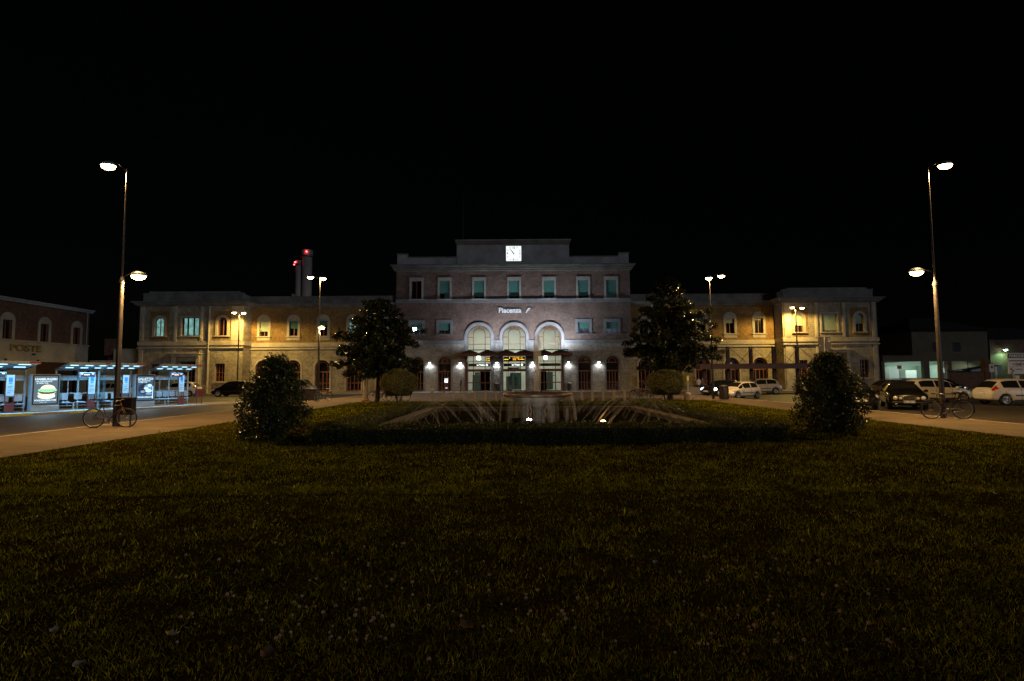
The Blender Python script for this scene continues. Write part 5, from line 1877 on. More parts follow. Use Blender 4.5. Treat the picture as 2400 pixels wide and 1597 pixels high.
MB().cyl((.2, 0, 0), (.2, 0, 1.22), .025, n=8).build('leg', MT['maroon'], t)
# ------------------------------------------------------------------ post office on the left
PXX = -54.6
po = thing('post_office', 'two storey brick and plaster building with round headed windows and gold letters', 'building', (PXX, 0, 0), PI / 2)
# local x = depth away from the camera, local -y = towards the square
p0, p1 = 41.0, 68.6
wx = [57.45 - 4.62 * 2, 57.45 - 4.62, 57.45, 62.05, 66.65]
plate('brick_wall', [rect(p0, p1, 6.05, 10.3)] + [rect(x - .56, x + .56, 6.22, 8.3) for x in wx], .02, .5, MT['brickd'], po)
gates = [(64.1, 5.2, 3.85), (55.6, 3.4, 3.85), (48.5, 4.6, 3.85)]
plate('plaster_wall', [rect(p0, p1, -.1, 6.04)] + [rect(x - w / 2, x + w / 2, -.05, h) for x, w, h in gates], 0, .5, MT['cream'], po)
MB().bbox(p0, p1 + .1, -.1, .017, 6.0, 6.2, .03).build('string_course', MT['trimw'], po)
MB().bbox(p0, p1 + .25, -.3, .6, 10.302, 10.52, .03).bbox(p0, p1 + .35, -.42, .7, 10.522, 10.72, .03).build('cornice', MT['plaster'], po)
MB().box(p0, p1, .5, 14, 10.0, 10.3).build('roof', MT['roofdark'], po)
MB().box(p1 - .4, p1, .501, 14, 0, 9.99).box(p0, p0 + .4, .501, 14, 0, 9.99).box(p0 + .4, p1 - .4, 13.6, 14, 0, 9.99).build('side_walls', MT['brickd'], po)
for x in wx:
    fr = MB()
    for s in (-1, 1): fr.box(x + s * .56, x + s * .5, .2, .28, 6.22, 8.3)
    fr.box(x - .5, x + .5, .2, .28, 8.22, 8.3).box(x - .03, x + .03, .2, .28, 6.22, 8.22)
    f = fr.build('window', MT['framel'], po)
    MB().box(x - .5, x + .5, .285, .3, 6.23, 8.29).build('pane', MT['darkpane'], f)
    plate('surround', [arch(x, 1.72, 6.205, 9.12), rect(x - .56, x + .56, 6.22, 8.3)], -.05, .019, MT['cream'], f)
for x, w, h in gates:
    g_ = MB()
    n = int(w / .16)
    for k in range(n): g_.box(x - w / 2 + w * k / n + .01, x - w / 2 + w * (k + 1) / n - .01, .3, .36, -.05, h - .02)
    g_.box(x - w / 2, x + w / 2, .361, .4, -.05, h)
    d = g_.build('gate', MT['rust'], po)
    MB().box(x - w / 2 - .28, x - w / 2, -.05, .29, -.05, h + .25).box(x + w / 2, x + w / 2 + .28, -.05, .29, -.05, h + .25).build('gate_frame', MT['rust'], d)
MB().cyl((p1 - .5, -.12, 0), (p1 - .5, -.12, 10.3), .06, n=8).build('drain_pipe', MT['plaster'], po)
MT['gold'] = mat('dull gold letters', (.42, .30, .07), .4, metal=.5, var=.2)
ps = thing('post_office_sign', 'gold raised letters on the plaster front of the left brick building', 'sign', (PXX, 59.7, 5.28), PI / 2)
text('lettering', 'POSTE', 1.02, MT['gold'], ps, ext=.05, bold=.02, y=-.1, sx=1.32)
sp = thing('projecting_lamp', 'dark wall bracket lamp and camera beside the wooden gate on the plaster wall', 'lamp', (PXX, 60.6, 3.75), PI / 2)
MB().tube([(0, -.0, 0), (0, -.5, .12), (.05, -.75, .0)], .035, 6).build('bracket', MT['black'], sp)
MB().lathe([(.22, -.12), (.2, 0), (.06, .08), (.001, .1)], 12, (.05, -.78, -.02)).bbox(-.12, .18, -.3, -.05, .85, 1.0, .03).build('shade', MT['black'], sp)
# low link wall between the post office and the station
an = thing('link_building', 'low plastered link building between the post office and the station', 'building', ((PXX + at(326, 880, YP).x) / 2, 68.9, 0))
hwl = (at(326, 880, YP).x - PXX) / 2
MB().box(-hwl + .02, -1.2, 0, .5, -.1, 4.1).box(-1.199, hwl - .02, -.3, .5, -.1, 5.55).build('wall', MT['cream'], an)
MB().bbox(-hwl + .02, -1.25, -.06, .56, 4.101, 4.25, .02).bbox(-1.25, hwl - .02, -.36, .56, 5.551, 5.72, .02).build('coping', MT['trimw'], an)
MB().box(-hwl + .1, hwl - .3, 3, 6, -.1, 5.2).box(-hwl + .3, -hwl + 1.7, 2.0, 2.9, 5.0, 7.2).box(0.2, hwl - .5, 3.2, 5.5, 5.2, 7.4).build('rear_block', MT['brickd'], an)
fr = MB().box(-.1, 1.6, -.34, -.302, 3.0, 4.6)
fr.build('shutter', MT['trimw'], an)
ns = gnd(236, 990, 0)
Y = 48
q = at(236, 864, Y)
t = thing('traffic_sign', 'small square no stopping sign on a thin post before the plaster wall', 'sign', (q.x, Y, ROADZ))
MB().cyl((0, 0, 0), (0, 0, q.z - ROADZ + .3), .03, n=8).build('post', MT['steel'], t)
MB().box(-.26, .26, -.05, -.032, q.z - ROADZ - .28, q.z - ROADZ + .26).build('plate', MT['white'], t)
MB().lathe([(.2, -.056), (.2, -.052), (.001, -.052)], 20, (0, 0, q.z - ROADZ), axis='Y').build('disc', MT['red'], t)
MB().lathe([(.14, -.062), (.14, -.058), (.001, -.058)], 20, (0, 0, q.z - ROADZ), axis='Y').build('roundel', MT['mapblue'], t)

# ------------------------------------------------------------------ chimneys far behind
CY = 250.0
def stack(label, x0, x1, top, plat, red, thick):
    a, b = at(x0, 640, CY), at(x1, 640, CY)
    cx, r = (a.x + b.x) / 2, (b.x - a.x) / 2
    zt = at(x0, top, CY).z
    zp = at(x0, plat, CY).z
    t = thing('power_station_chimney', label, 'chimney', (cx, CY, ROADZ), 0, 'twin power station chimneys far behind the left wing')
    MT.setdefault('concst', mat('grey chimney concrete', (.22, .2, .19), .85, var=.25, scale=.2))
    MB().cyl((0, 0, 0), (0, 0, zp), r, r * .97, 32).build('shaft', MT['concst'], t)
    MB().cyl((0, 0, zp), (0, 0, zp + .6), r * 1.3, r * 1.3, 32).build('gallery', MT['dark'], t)
    MB().cyl((0, 0, zp + .6), (0, 0, zt), r * 1.1 if thick else r * .98, n=32).build('crown', MT['concst'], t)
    rl = emit('red obstruction light', (1.0, .03, .03), 30)
    for (px, py) in red:
        q = at(px, py, CY)
        u = max(-.98, min(.98, (q.x - cx) / (r * 1.15)))
        yy = -r * 1.15 * math.sqrt(1 - u * u)
        MB().lathe([(.001, .3), (.3, .2), (.36, 0), (.3, -.2), (.001, -.3)], 10, (q.x - cx, yy, q.z - ROADZ)).build('warning_light', rl, t)
        light('warning_glow', 'POINT', (q.x - cx, yy - .6, q.z - ROADZ), 160, (1, .05, .06), t, .3)
    return t
stack('taller far chimney with one red light and a gallery near its top', 707.5, 731, 587, 603, [(723.6, 593)], True)
stack('shorter far chimney with two red lights, left of the taller one', 692.5, 706.5, 611, 622, [(694, 616), (690.8, 621)], False)
# bare point light in front of the chimneys, without a fitting
light('chimney_front_light', 'POINT', (at(720, 690, CY).x + 14, CY - 24, 26), 3000, (1, .8, .72), None, 1.0)

# ------------------------------------------------------------------ pergola on the right
pg_y = 58.0
xs = [at(px, 860, pg_y).x for px in (1650, 1706.5, 1760.5, 1814, 1869)]
MT['rustdark'] = mat('dark brown steel', (.05, .022, .014), .6, var=.3)
pg = thing('pergola', 'long brown steel pergola with posts in front of the right wing', 'pergola', (xs[2], pg_y, ROADZ))
for x in xs:
    MB().bbox(x - xs[2] - .16, x - xs[2] + .16, -.16, .16, 0, 5.05, .02).build('post', MT['rustdark'], pg)
zb = at(1760, 863, pg_y).z - ROADZ
MB().bbox(xs[0] - xs[2] - 1.0, xs[-1] - xs[2] + 1.0, -1.5, -.17, zb - .1, zb + .45, .03).bbox(xs[0] - xs[2] - 1.0, xs[-1] - xs[2] + 1.0, .17, 1.4, zb - .0, zb + .4, .03).build('roof_panel', MT['rust'], pg)
rd = MB()
for x in xs:
    for s in (-1, 1):
        rd.tube([(x - xs[2], -.3, 5.0), (x - xs[2] + s * 1.7, -1.0, zb + .45)], .025, 5)
rd.build('tie_rods', MT['rust'], pg)

# ------------------------------------------------------------------ car park building on the right
KY = 76.0
kx = lambda px, py=850: at(px, py, KY).x
k0, k1, k2 = kx(2068), kx(2140), kx(2318)
kz = lambda px, py: at(px, py, KY).z
MT['dimcream'] = mat('darkened cream plaster', (.17, .13, .085), .9, var=.3, scale=.5)  # cream plaster darkened in its colour against the fill sun
kp = thing('car_park_building', 'dark house over an open car park lit green white inside', 'building', ((k0 + k2) / 2, KY, ROADZ))
ox = (k0 + k2) / 2
wl_ = MB()
zo = kz(2190, 847) - ROADZ
zt = kz(2200, 776) - ROADZ
# posts of the open storey
for a, b in ((2066, 2073), (2164, 2178), (2219, 2230), (2306, 2318)):
    wl_.box(kx(a) - ox, kx(b) - ox, 0, .5, 0, zo)
wl_.build('pillars', MT['dimcream'], kp)
MB().box(k1 - ox, k2 - ox, 0, .5, zo + .001, zt).box(k1 - ox, k1 - ox + .4, .501, 12, zo, zt).box(k2 - ox - .4, k2 - ox, .501, 12, 0, zt).build('upper_wall', MT['dimcream'], kp)
MB().box(k0 - ox, k1 - ox - .003, -.1, .5, zo + .001, zo + .7).bbox(k0 - ox - .2, k1 - ox - .003, -.3, .6, zo + .701, zo + .85, .02).build('low_front', MT['dimcream'], kp)
hip = MB()
a, b, zr = k1 - ox - .7, k2 - ox + .7, zt
hip.add([(a, -.7, zr), (b, -.7, zr), (b, 12.5, zr), (a, 12.5, zr), (a + 4.5, 5.5, zr + 2.4), (b - 4.5, 5.5, zr + 2.4)], [(0, 1, 5, 4), (1, 2, 5), (2, 3, 4, 5), (3, 0, 4), (3, 2, 1, 0)])
hip.build('roof', MT['roofdark'], kp)
for px in (2196, 2245):
    x = kx(px) - ox
    z0_, z1_ = kz(px, 825) - ROADZ, kz(px, 802) - ROADZ
    f = MB().box(x - .62, x + .62, -.04, -.003, z0_ - .1, z1_ + .1).build('window', MT['rust'], kp)
    MB().box(x - .52, x + .52, -.06, -.042, z0_, z1_).build('pane', MT['roofdark'], f)
MT['green'] = mat('pale green painted wall', (.55, .62, .55), .7, var=.1)
MB().box(k0 - ox, k2 - ox - .41, 7.5, 7.8, 0, zo + .8).box(k0 - ox, k0 - ox + .2, .51, 7.49, 0, zo + .8).box(k0 - ox + .21, k2 - ox - .41, .51, 7.49, zo + .2, zo + .4).build('inside_wall', MT['green'], kp)
for x_, w_, y_, h_, m_ in ((2078, 1.5, 5, 2.9, 'dark'), (2096, .5, 3.0, 3.3, 'green'), (2118, 1.4, 6.0, 1.9, 'dark'), (2136, 1.6, 4.6, 3.2, 'white'), (2152, 1.0, 6.2, 3.3, 'green'), (2184, 1.7, 5.2, 2.6, 'white'),
                       (2240, .6, 3.4, 3.3, 'green'), (2262, 2.0, 5.6, 2.2, 'dark'), (2282, 1.2, 6.2, 3.0, 'white')):
    MB().bbox(kx(x_) - ox, kx(x_) - ox + w_, y_, 7.4, 0, min(h_, zo), .02).build('inside_partition', MT[m_], kp)
tl = emit('fluorescent tube', (.75, 1.0, .85), 12)
for px in (2088, 2195, 2270):
    x = kx(px) - ox
    MB().box(x - .6, x + .6, 2.0, 2.15, zo + .05, zo + .15).build('tube_light', tl, kp)
    light('tube_glow', 'AREA', (x, 3.2, zo - .05), 120, (.72, 1.0, .85), kp, (3.2, 2.0), direction=(0, .25, -1))
rl = MB()
for k in range(24): rl.cyl((kx(2073) - ox + k * .25, -.2, 0), (kx(2073) - ox + k * .25, -.2, 1.4), .012, n=4)
rl.box(kx(2073) - ox, kx(2073) - ox + 5.8, -.22, -.18, 1.38, 1.44)
fn = thing('railing', 'thin metal railing in front of the lit car park', 'fence', (ox, KY, ROADZ))
rl.build('bars', MT['dark'], fn)
# low brick wall and further brick house with the green lamp
BY = 66.0
bw = thing('garden_wall', 'low brick wall right of the lit car park', 'wall', (at(2272, 890, BY).x, BY, ROADZ))
w2 = (at(2312, 890, BY).x - at(2235, 890, BY).x) / 2
MB().box(-w2, w2, 0, .4, 0, at(2270, 873, BY).z - ROADZ).bbox(w2 - .1, w2 + .6, -.12, .52, 0, at(2315, 842, BY).z - ROADZ, .03).build('brickwork', MT['brickd'], bw)
MB().bbox(-w2 - .05, w2 - .12, -.06, .46, at(2270, 873, BY).z - ROADZ + .001, at(2270, 873, BY).z - ROADZ + .1, .02).build('coping', MT['roofdark'], bw)
mp = thing('market_umbrella', 'dark sloping canvas shade behind the low brick wall', 'shade', (at(2285, 870, BY + 3).x, BY + 3, ROADZ))
za = at(2285, 866, BY + 3).z - ROADZ
MB().add([(-2.4, -1.4, za - .2), (2.2, -1.4, za + .5), (2.2, 1.4, za + .5), (-2.4, 1.4, za - .2), (-2.4, -1.4, za - .3), (2.2, -1.4, za - .3), (2.2, 1.4, za - .3), (-2.4, 1.4, za - .3)],
         [(3, 2, 1, 0), (4, 5, 6, 7), (0, 1, 5, 4), (1, 2, 6, 5), (2, 3, 7, 6), (3, 0, 4, 7)]).build('canvas', MT['black'], mp)
mb = MB()
for x in (-1.9, 1.2): mb.cyl((x, -1.2, 0), (x, -1.2, za + .9), .05, n=6)
mb.build('posts', MT['dark'], mp)
GY = 84.0
gb = thing('brick_house', 'dark brick house at the far right washed by a green lamp', 'building', (at(2365, 850, GY).x, GY, ROADZ))
gw = at(2365, 850, GY).x - at(2322, 850, GY).x
zt = at(2365, 795, GY).z - ROADZ
plate('wall', [rect(-gw, gw + 6, 0, zt)] + [rect(2.6 + .0, 4.0, 4.0, 5.6)], 0, .5, MT['brickd'], gb)
MB().box(2.61, 3.99, .2, .25, 4.01, 5.59).build('window', MT['darkpane'], gb)
MB().box(-gw, -gw + .5, .501, 10, 0, zt).box(gw + 5.5, gw + 6, .501, 10, 0, zt).build('side_walls', MT['brickd'], gb)
MB().add([(-gw - .5, -.6, zt), (gw + 6.5, -.6, zt), (gw + 6.5, 11, zt), (-gw - .5, 11, zt), (-gw + 3, 5, zt + 2.2), (gw + 3, 5, zt + 2.2)], [(0, 1, 5, 4), (1, 2, 5), (2, 3, 4, 5), (3, 0, 4), (3, 2, 1, 0)]).build('roof', MT['roofdark'], gb)
q = at(2357, 820, GY - .8)
gl = thing('wall_lamp', 'green white lamp on a bracket lighting the dark brick house', 'lamp', (q.x, GY - .8, q.z))
MB().tube([(0, .8, -.3), (0, .3, -.1), (0, .05, .1)], .04, 6).build('bracket', MT['dark'], gl)
MB().lathe([(.001, .22), (.2, .16), (.28, .02)], 14).build('shade', MT['dark'], gl)
MB().lathe([(.26, .0), (.2, -.12), (.001, -.18)], 14).build('lens', emit('green white lens', (.55, 1.0, .75), 40), gl)
light('green_lamp_light', 'SPOT', (0, 0, -.25), 380, (.30, 1.0, .52), gl, .15, 165, .5)

# ------------------------------------------------------------------ signs on the right
MT['orange'] = mat('orange sign plate', (.55, .16, .02), .5, var=.1)
def post_sign(name, label, cat, px, py, Y, w, h, m, words=None, wm='dark', ws=.2, group=None, bottom=ROADZ):
    q = at(px, py, Y)
    t = thing(name, label, cat, (q.x, Y, bottom), 0, group)
    zc = q.z - bottom
    MB().cyl((0, .03, 0), (0, .03, zc + h / 2), .035, n=8).build('post', MT['steel'], t)
    pl = MB().bbox(-w / 2, w / 2, -.03, -.008, zc - h / 2, zc + h / 2, .006).build('plate', m, t)
    if words: text('lettering', words, ws, MT[wm], pl, ext=.003, bold=.004, z=zc, y=-.035)
    return t
post_sign('taxi_sign', 'orange taxi stand sign in front of the lit car park, left one', 'sign', 2107.5, 861, 62, .52, .42, MT['orange'], 'TAXI', ws=.19, group='orange taxi stand signs')
post_sign('taxi_sign', 'orange taxi stand sign just right of the tall lamp post', 'sign', 2217, 860, 62, .52, .42, MT['orange'], 'TAXI', ws=.19, group='orange taxi stand signs')
t = post_sign('entry_sign', 'white notice with a red disc at the end of the brick wall', 'sign', 2324, 863, 56, .5, .82, MT['white'])
q = at(2324, 861, 56)
MB().lathe([(.13, -.038), (.13, -.034), (.001, -.034)], 18, (0, 0, q.z - ROADZ), axis='Y').build('disc', MT['red'], t)
post_sign('hydrant_sign', 'narrow white and red plate on a short post beside the notice', 'sign', 2334.5, 870, 55, .22, .85, MT['white'])
# big parking board cut off by the right edge
KB = 42.0
q0, q1 = at(2361, 828, KB), at(2361, 877, KB)
pk = thing('parking_board', 'tall white and dark parking board with stacked panels at the right edge', 'sign', (q0.x, KB, ROADZ))
wB = 2.3
zb0, zb1 = q1.z - ROADZ, q0.z - ROADZ
H = zb1 - zb0
MB().bbox(0, wB, 0, .06, zb0, zb1, .01).build('board', MT['white'], pk)
for x in (.45, 1.9): MB().cyl((x, .1, 0), (x, .1, zb1 - .1), .05, n=8).build('post', MT['steel'], pk)
MB().box(.03, wB - .03, -.008, -.002, zb1 - H * .24, zb1 - .05).build('header', MT['dark'], pk)
text('lettering', 'PARCHEGGI', .30, MT['white'], pk, ext=.003, bold=.006, x=.10, z=zb1 - H * .14, y=-.013, align='LEFT', sx=1.02)
mb = MB()
mb.box(.1, wB - .1, -.008, -.002, zb1 - H * .39, zb1 - H * .34)
mb.box(.03, wB - .03, -.006, -.002, zb1 - H * .655, zb1 - H * .645).box(.03, wB - .03, -.006, -.002, zb1 - H * .425, zb1 - H * .415)
mb.build('rules', MT['dark'], pk)
text('lettering', 'SOSTA BREVE', .17, MT['dark'], pk, ext=.003, bold=.003, x=.30, z=zb1 - H * .54, y=-.009, align='LEFT')
xx = MB()
for s in (-1, 1): xx.tube([(.62, -.02, zb1 - H * .54 - s * .13), (1.0, -.02, zb1 - H * .54 + s * .13)], .02, 5)
xx.build('red_cross', MT['red'], pk)
sw = MB()
sw.tube([(.42, -.012, zb1 - H * .70), (.2, -.012, zb1 - H * .72), (.15, -.012, zb1 - H * .77), (.38, -.012, zb1 - H * .83), (.36, -.012, zb1 - H * .89), (.12, -.012, zb1 - H * .90)], [.012, .03, .045, .045, .03, .012], 6)
sw.build('logo', MT['dark'], pk)
text('lettering', 'parking', .17, MT['dark'], pk, ext=.003, x=.55, z=zb1 - H * .77, y=-.009, align='LEFT')
MB().box(.14, .34, -.008, -.002, zb0 + .03, zb0 + .12).build('red_tab', MT['red'], pk)
for x in (.52, 1.35): MB().bbox(x, x + .3, .0, .04, zb0 - .50, zb0 - .12, .01).build('small_plate', MT['white'], pk)
# totem of two dark panels behind the right laurel bush
TY = 27.0
q = at(1933, 812, TY)
MT['panelback'] = mat('dark painted sign back', (.022, .020, .018), .6, var=.2)
tt = thing('sign_totem', 'two dark tall sign panels seen from behind on one post, above the right laurel bush', 'sign', (q.x, TY, 0))
zt, zb_ = at(1933, 790, TY).z, at(1933, 845, TY).z
MB().cyl((0, .06, 0), (0, .06, zt), .04, n=10).build('post', MT['steel'], tt)
for s in (-1, 1):
    a, b = sorted((s * .035, s * .31))
    MB().bbox(a, b, -.02, .02, zb_, zt, .008).build('panel', MT['panelback'], tt)
mb = MB()
for z in (zt - .12, zt - .2, zt - .26, zb_ + .3): mb.box(.16, .28, -.026, -.021, z, z + .025)
mb.box(-.29, -.22, -.026, -.021, zt - .45, zt - .43)
mb.build('print', MT['alu'], tt)
g = gnd(1612, 928)
t = post_sign('stop_sign', 'small yellow plate on a thin pole behind the dome bollard', 'sign', 1612, 887, gnd(1612, 928).y, .16, .38, MT['yellow'], bottom=0)
# low concrete wall by the road beyond the dome bollard
wa, wb_ = at(1615, 916, 56.0), at(1662, 916, 56.0)
lw = thing('planter_wall', 'low pale concrete wall on the road edge beyond the dome bollard', 'wall', ((wa.x + wb_.x) / 2, 56, ROADZ))
h_ = (wb_.x - wa.x) / 2
MB().bbox(-h_, h_, 0, .35, 0, .62, .02).build('body', MT['conc'], lw)
MB().bbox(-h_ - .04, h_ + .04, -.04, .39, .621, .70, .02).build('coping', MT['kerb'], lw)
# white road dashes on the right
rm = MB()
for px, py in ((1863, 943), (1800, 941)):
    g = gnd(px, py, ROADZ)
    rm.box(g.x - .9, g.x + .9, g.y - .06, g.y + .06, ROADZ + .002, ROADZ + .006)
tag(rm.build('road_marking', MT['roadwhite']), kind='structure')

# ------------------------------------------------------------------ cars
def cr(pts, n):
    """Catmull-Rom through rows of numbers keyed by the first column"""
    out = []
    k = len(pts)
    for i in range(k - 1):
        p0, p1, p2, p3 = pts[max(i - 1, 0)], pts[i], pts[i + 1], pts[min(i + 2, k - 1)]
        for j in range(n):
            s = j / n
            row = []
            for a, b, c, d in zip(p0, p1, p2, p3):
                v = .5 * (2 * b + (c - a) * s + (2 * a - 5 * b + 4 * c - d) * s * s + (3 * b - a - 3 * c + d) * s ** 3)
                lo, hi = min(b, c), max(b, c)
                row.append(max(lo, min(hi, v)))
            out.append(row)
    out.append(list(pts[-1]))
    return out

# (x, sill, belt, top, half width, half width of the top)
PROFILE = {
    'hatch': [(0, .40, .60, .70, .62, .55), (.06, .32, .78, .93, .74, .60), (.25, .26, .90, 1.10, .80, .58), (.52, .22, .95, 1.36, .83, .56), (.9, .20, .95, 1.485, .85, .57), (1.6, .20, .93, 1.50, .86, .57), (2.2, .20, .91, 1.46, .86, .56),
              (2.6, .20, .90, 1.32, .86, .58), (3.0, .20, .88, 1.06, .85, .64), (3.2, .20, .84, .96, .84, .66), (3.55, .22, .76, .86, .82, .64), (3.82, .25, .62, .74, .76, .58), (3.95, .32, .50, .60, .66, .5)],
    'saloon': [(0, .40, .62, .74, .70, .60), (.08, .30, .80, .93, .80, .64), (.35, .24, .88, .98, .85, .66), (.9, .22, .91, 1.04, .88, .64), (1.3, .21, .92, 1.32, .89, .58), (1.7, .20, .92, 1.41, .89, .56), (2.3, .20, .92, 1.43, .89, .56),
               (2.75, .20, .91, 1.36, .89, .57), (3.2, .20, .89, 1.08, .89, .64), (3.45, .20, .86, .98, .88, .68), (4.0, .21, .82, .91, .87, .68), (4.42, .24, .79, .88, .85, .70), (4.60, .28, .70, .81, .81, .68), (4.68, .34, .62, .75, .75, .66)],
    'wagon': [(0, .40, .62, .74, .70, .6), (.06, .30, .82, 1.0, .80, .62), (.25, .24, .92, 1.32, .85, .58), (.6, .22, .94, 1.46, .87, .58), (1.4, .20, .93, 1.50, .88, .58), (2.3, .20, .92, 1.48, .88, .57),
              (2.75, .20, .91, 1.38, .88, .58), (3.2, .20, .89, 1.08, .87, .66), (3.4, .20, .86, 1.0, .86, .68), (3.9, .22, .80, .91, .84, .66), (4.2, .25, .66, .78, .78, .6), (4.35, .32, .52, .62, .7, .52)],
    'van': [(0, .40, .80, 1.2, .74, .68), (.05, .30, .95, 1.7, .82, .70), (.2, .24, 1.05, 1.82, .86, .70), (1.5, .22, 1.06, 1.86, .88, .70), (2.6, .22, 1.04, 1.80, .88, .68), (3.0, .22, 1.0, 1.55, .87, .68), (3.35, .22, .96, 1.14, .86, .70), (3.8, .24, .82, .98, .82, .66), (4.05, .32, .6, .72, .74, .58)],
}
GLASS = {'hatch': ([(.62, 1.48), (1.56, 2.46), (2.50, 2.98)], (2.30, 3.02), (.12, .50)), 'saloon': ([(1.15, 1.95), (2.03, 2.72), (2.76, 3.15)], (2.62, 3.22), (.98, 1.52)),
         'wagon': ([(.30, 1.0), (1.06, 1.92), (2.0, 2.75), (2.79, 3.15)], (2.55, 3.25), (.08, .34)), 'van': ([(.4, 1.4), (1.5, 2.4), (2.45, 3.2)], (2.66, 3.28), (.06, .16))}
PAINT = {}
def paint(name, col, rough=.28):
    if name not in PAINT: PAINT[name] = mat(name + ' car paint', col, rough, var=.10, scale=1.2, coat=.6, spec=.5)
    return PAINT[name]

CARCACHE = {}
def car(label, kind, px_name, col, loc, rz, scale=1.0, group=None, lamps_on=False, round_eyes=False, plate_txt=None, cat='car', rough=.28, star=False):
    prof = PROFILE[kind]
    L = prof[-1][0]
    rows = cr(prof, 4)
    xsr = [r[0] for r in rows]
    def row(u):
        for a, b in zip(rows, rows[1:]):
            if a[0] <= u <= b[0]:
                s = (u - a[0]) / max(1e-6, b[0] - a[0])
                return [p + (q - p) * s for p, q in zip(a, b)]
        return rows[-1] if u > rows[-1][0] else rows[0]
    def sec(r):
        x, sl, bt, tp, hw, ht = r
        return [(0, sl), (hw * .82, sl), (hw * .97, sl + .12), (hw, sl * .45 + bt * .55), (hw * .975, bt), (ht, max(bt + .03, tp - .06)), (ht * .8, max(bt + .05, tp - .008)), (0, max(bt + .06, tp + .012))]
    def sv(u, v, off=0.0, side=1):
        s = sec(row(u))
        i = min(int(v), 6)
        f = v - i
        y = s[i][0] + (s[i + 1][0] - s[i][0]) * f
        z = s[i][1] + (s[i + 1][1] - s[i][1]) * f
        ny, nz = (s[i + 1][1] - s[i][1]), -(s[i + 1][0] - s[i][0])
        ln = math.hypot(ny, nz) + 1e-9
        return Vector((u, side * (y + ny / ln * off), z + nz / ln * off))
    t = thing('parked_car' if not lamps_on else 'moving_car', label, cat, loc, rz, group)
    ox = L / 2
    wx_ = (.72, L - .76)
    wr = .315 if kind != 'van' else .32
    key = (kind,)
    if key not in CARCACHE:
        vs, fs = [], []
        nsec = None
        for r in rows:
            s = sec(r)
            half = []
            for k in range(len(s) - 1):                      # one corner-cutting pass
                a, b = s[k], s[k + 1]
                if k == 0: half.append(a)
                half.append((a[0] * .8 + b[0] * .2, a[1] * .8 + b[1] * .2) if k else (a[0] * .5 + b[0] * .5, a[1]))
                half.append((a[0] * .2 + b[0] * .8, a[1] * .2 + b[1] * .8))
            half.append(s[-1])
            ring = [(y, z) for y, z in half] + [(-y, z) for y, z in reversed(half[1:-1])]
            nsec = len(ring)
            vs += [(r[0] - ox, y, z) for y, z in ring]
        for i in range(len(rows) - 1):
            for j in range(nsec):
                k = (j + 1) % nsec
                fs.append((i * nsec + j, i * nsec + k, (i + 1) * nsec + k, (i + 1) * nsec + j))
        fs.append(tuple(reversed(range(nsec))))
        fs.append(tuple(range((len(rows) - 1) * nsec, len(rows) * nsec)))
        b = MB().add(vs, fs, 0, True)
        tmp = bpy.data.objects.new('tmp', b.mesh('tmp')); COL.objects.link(tmp)
        cut = MB()
        for x in wx_:
            for s in (-1, 1): cut.cyl((x - ox, s * .62, wr), (x - ox, s * 1.2, wr), wr + .055, n=28)
        ct = bpy.data.objects.new('cut', cut.mesh('cut')); COL.objects.link(ct)
        md = tmp.modifiers.new('b', 'BOOLEAN'); md.object = ct; md.operation = 'DIFFERENCE'; md.solver = 'EXACT'
        dg = bpy.context.evaluated_depsgraph_get()
        me = bpy.data.meshes.new_from_object(tmp.evaluated_get(dg))
        bpy.data.objects.remove(tmp); bpy.data.objects.remove(ct)
        CARCACHE[key] = me
    me = CARCACHE[key].copy()
    link('body', me, paint(px_name, col, rough), t)
    O = Vector((-ox, 0, 0))
    def patch(name, u0, u1, v0, v1, m, off=.010, nu=8, nv=3, sides=(1, -1), parent=t, thick=None):
        out = []
        for s in sides:
            vs = [sv(u0 + (u1 - u0) * i / nu, v0 + (v1 - v0) * j / nv, off, s) + O for i in range(nu + 1) for j in range(nv + 1)]
            fs = [(i * (nv + 1) + j, i * (nv + 1) + j + 1, (i + 1) * (nv + 1) + j + 1, (i + 1) * (nv + 1) + j) for i in range(nu) for j in range(nv)]
            out.append(MB().add(vs, fs, 0, True).build(name, m, parent))
        return out
    side_g, ws, rw = GLASS[kind]
    for (a, b) in side_g: patch('side_window', a, b, 4.10, 4.90, MT['carglass'])
    def across(name, u0, u1, m, vv=5.25, off=.012):
        vs, fs = [], []
        nu, nv = 6, 10
        for i in range(nu + 1):
            u = u0 + (u1 - u0) * i / nu
            left = [sv(u, vv + (7 - vv) * j / (nv // 2), off, 1) for j in range(nv // 2 + 1)]
            right = [Vector((p.x, -p.y, p.z)) for p in reversed(left[:-1])]
            vs += [p + O for p in left + right]
        w = len(vs) // (nu + 1)
        for i in range(nu):
            for j in range(w - 1): fs.append((i * w + j, i * w + j + 1, (i + 1) * w + j + 1, (i + 1) * w + j))
        return MB().add(vs, fs, 0, True).build(name, m, t)
    across('windscreen', ws[0] + .06, ws[1] - .02, MT['carglass'])
    across('rear_window', rw[0], rw[1], MT['carglass'])
    for u in [(a + b) / 2 for (_, a), (b, _) in zip(side_g, side_g[1:])][:2]:
        patch('door_gap', u - .008, u + .008, 1.6, 4.05, MT['black'], .004, 1, 6)
    patch('sill_trim', wx_[0] + wr + .1, wx_[1] - wr - .1, 1.55, 1.95, MT['plasticblack'], .006, 8, 1)
    if kind in ('hatch', 'wagon'): patch('side_moulding', wx_[0] + wr + .15, wx_[1] - wr - .2, 2.75, 2.95, MT['plasticblack'], .014, 8, 1)
    for (a, b) in side_g[:2]:
        patch('door_handle', a + .12, a + .3, 3.78, 3.88, MT['chrome'] if kind != 'hatch' else paint(px_name, col), .022, 2, 1)
    # lamps
    HL = emit('lit headlamp', (.72, .86, 1.0), 26) if lamps_on else MT['lampglass']
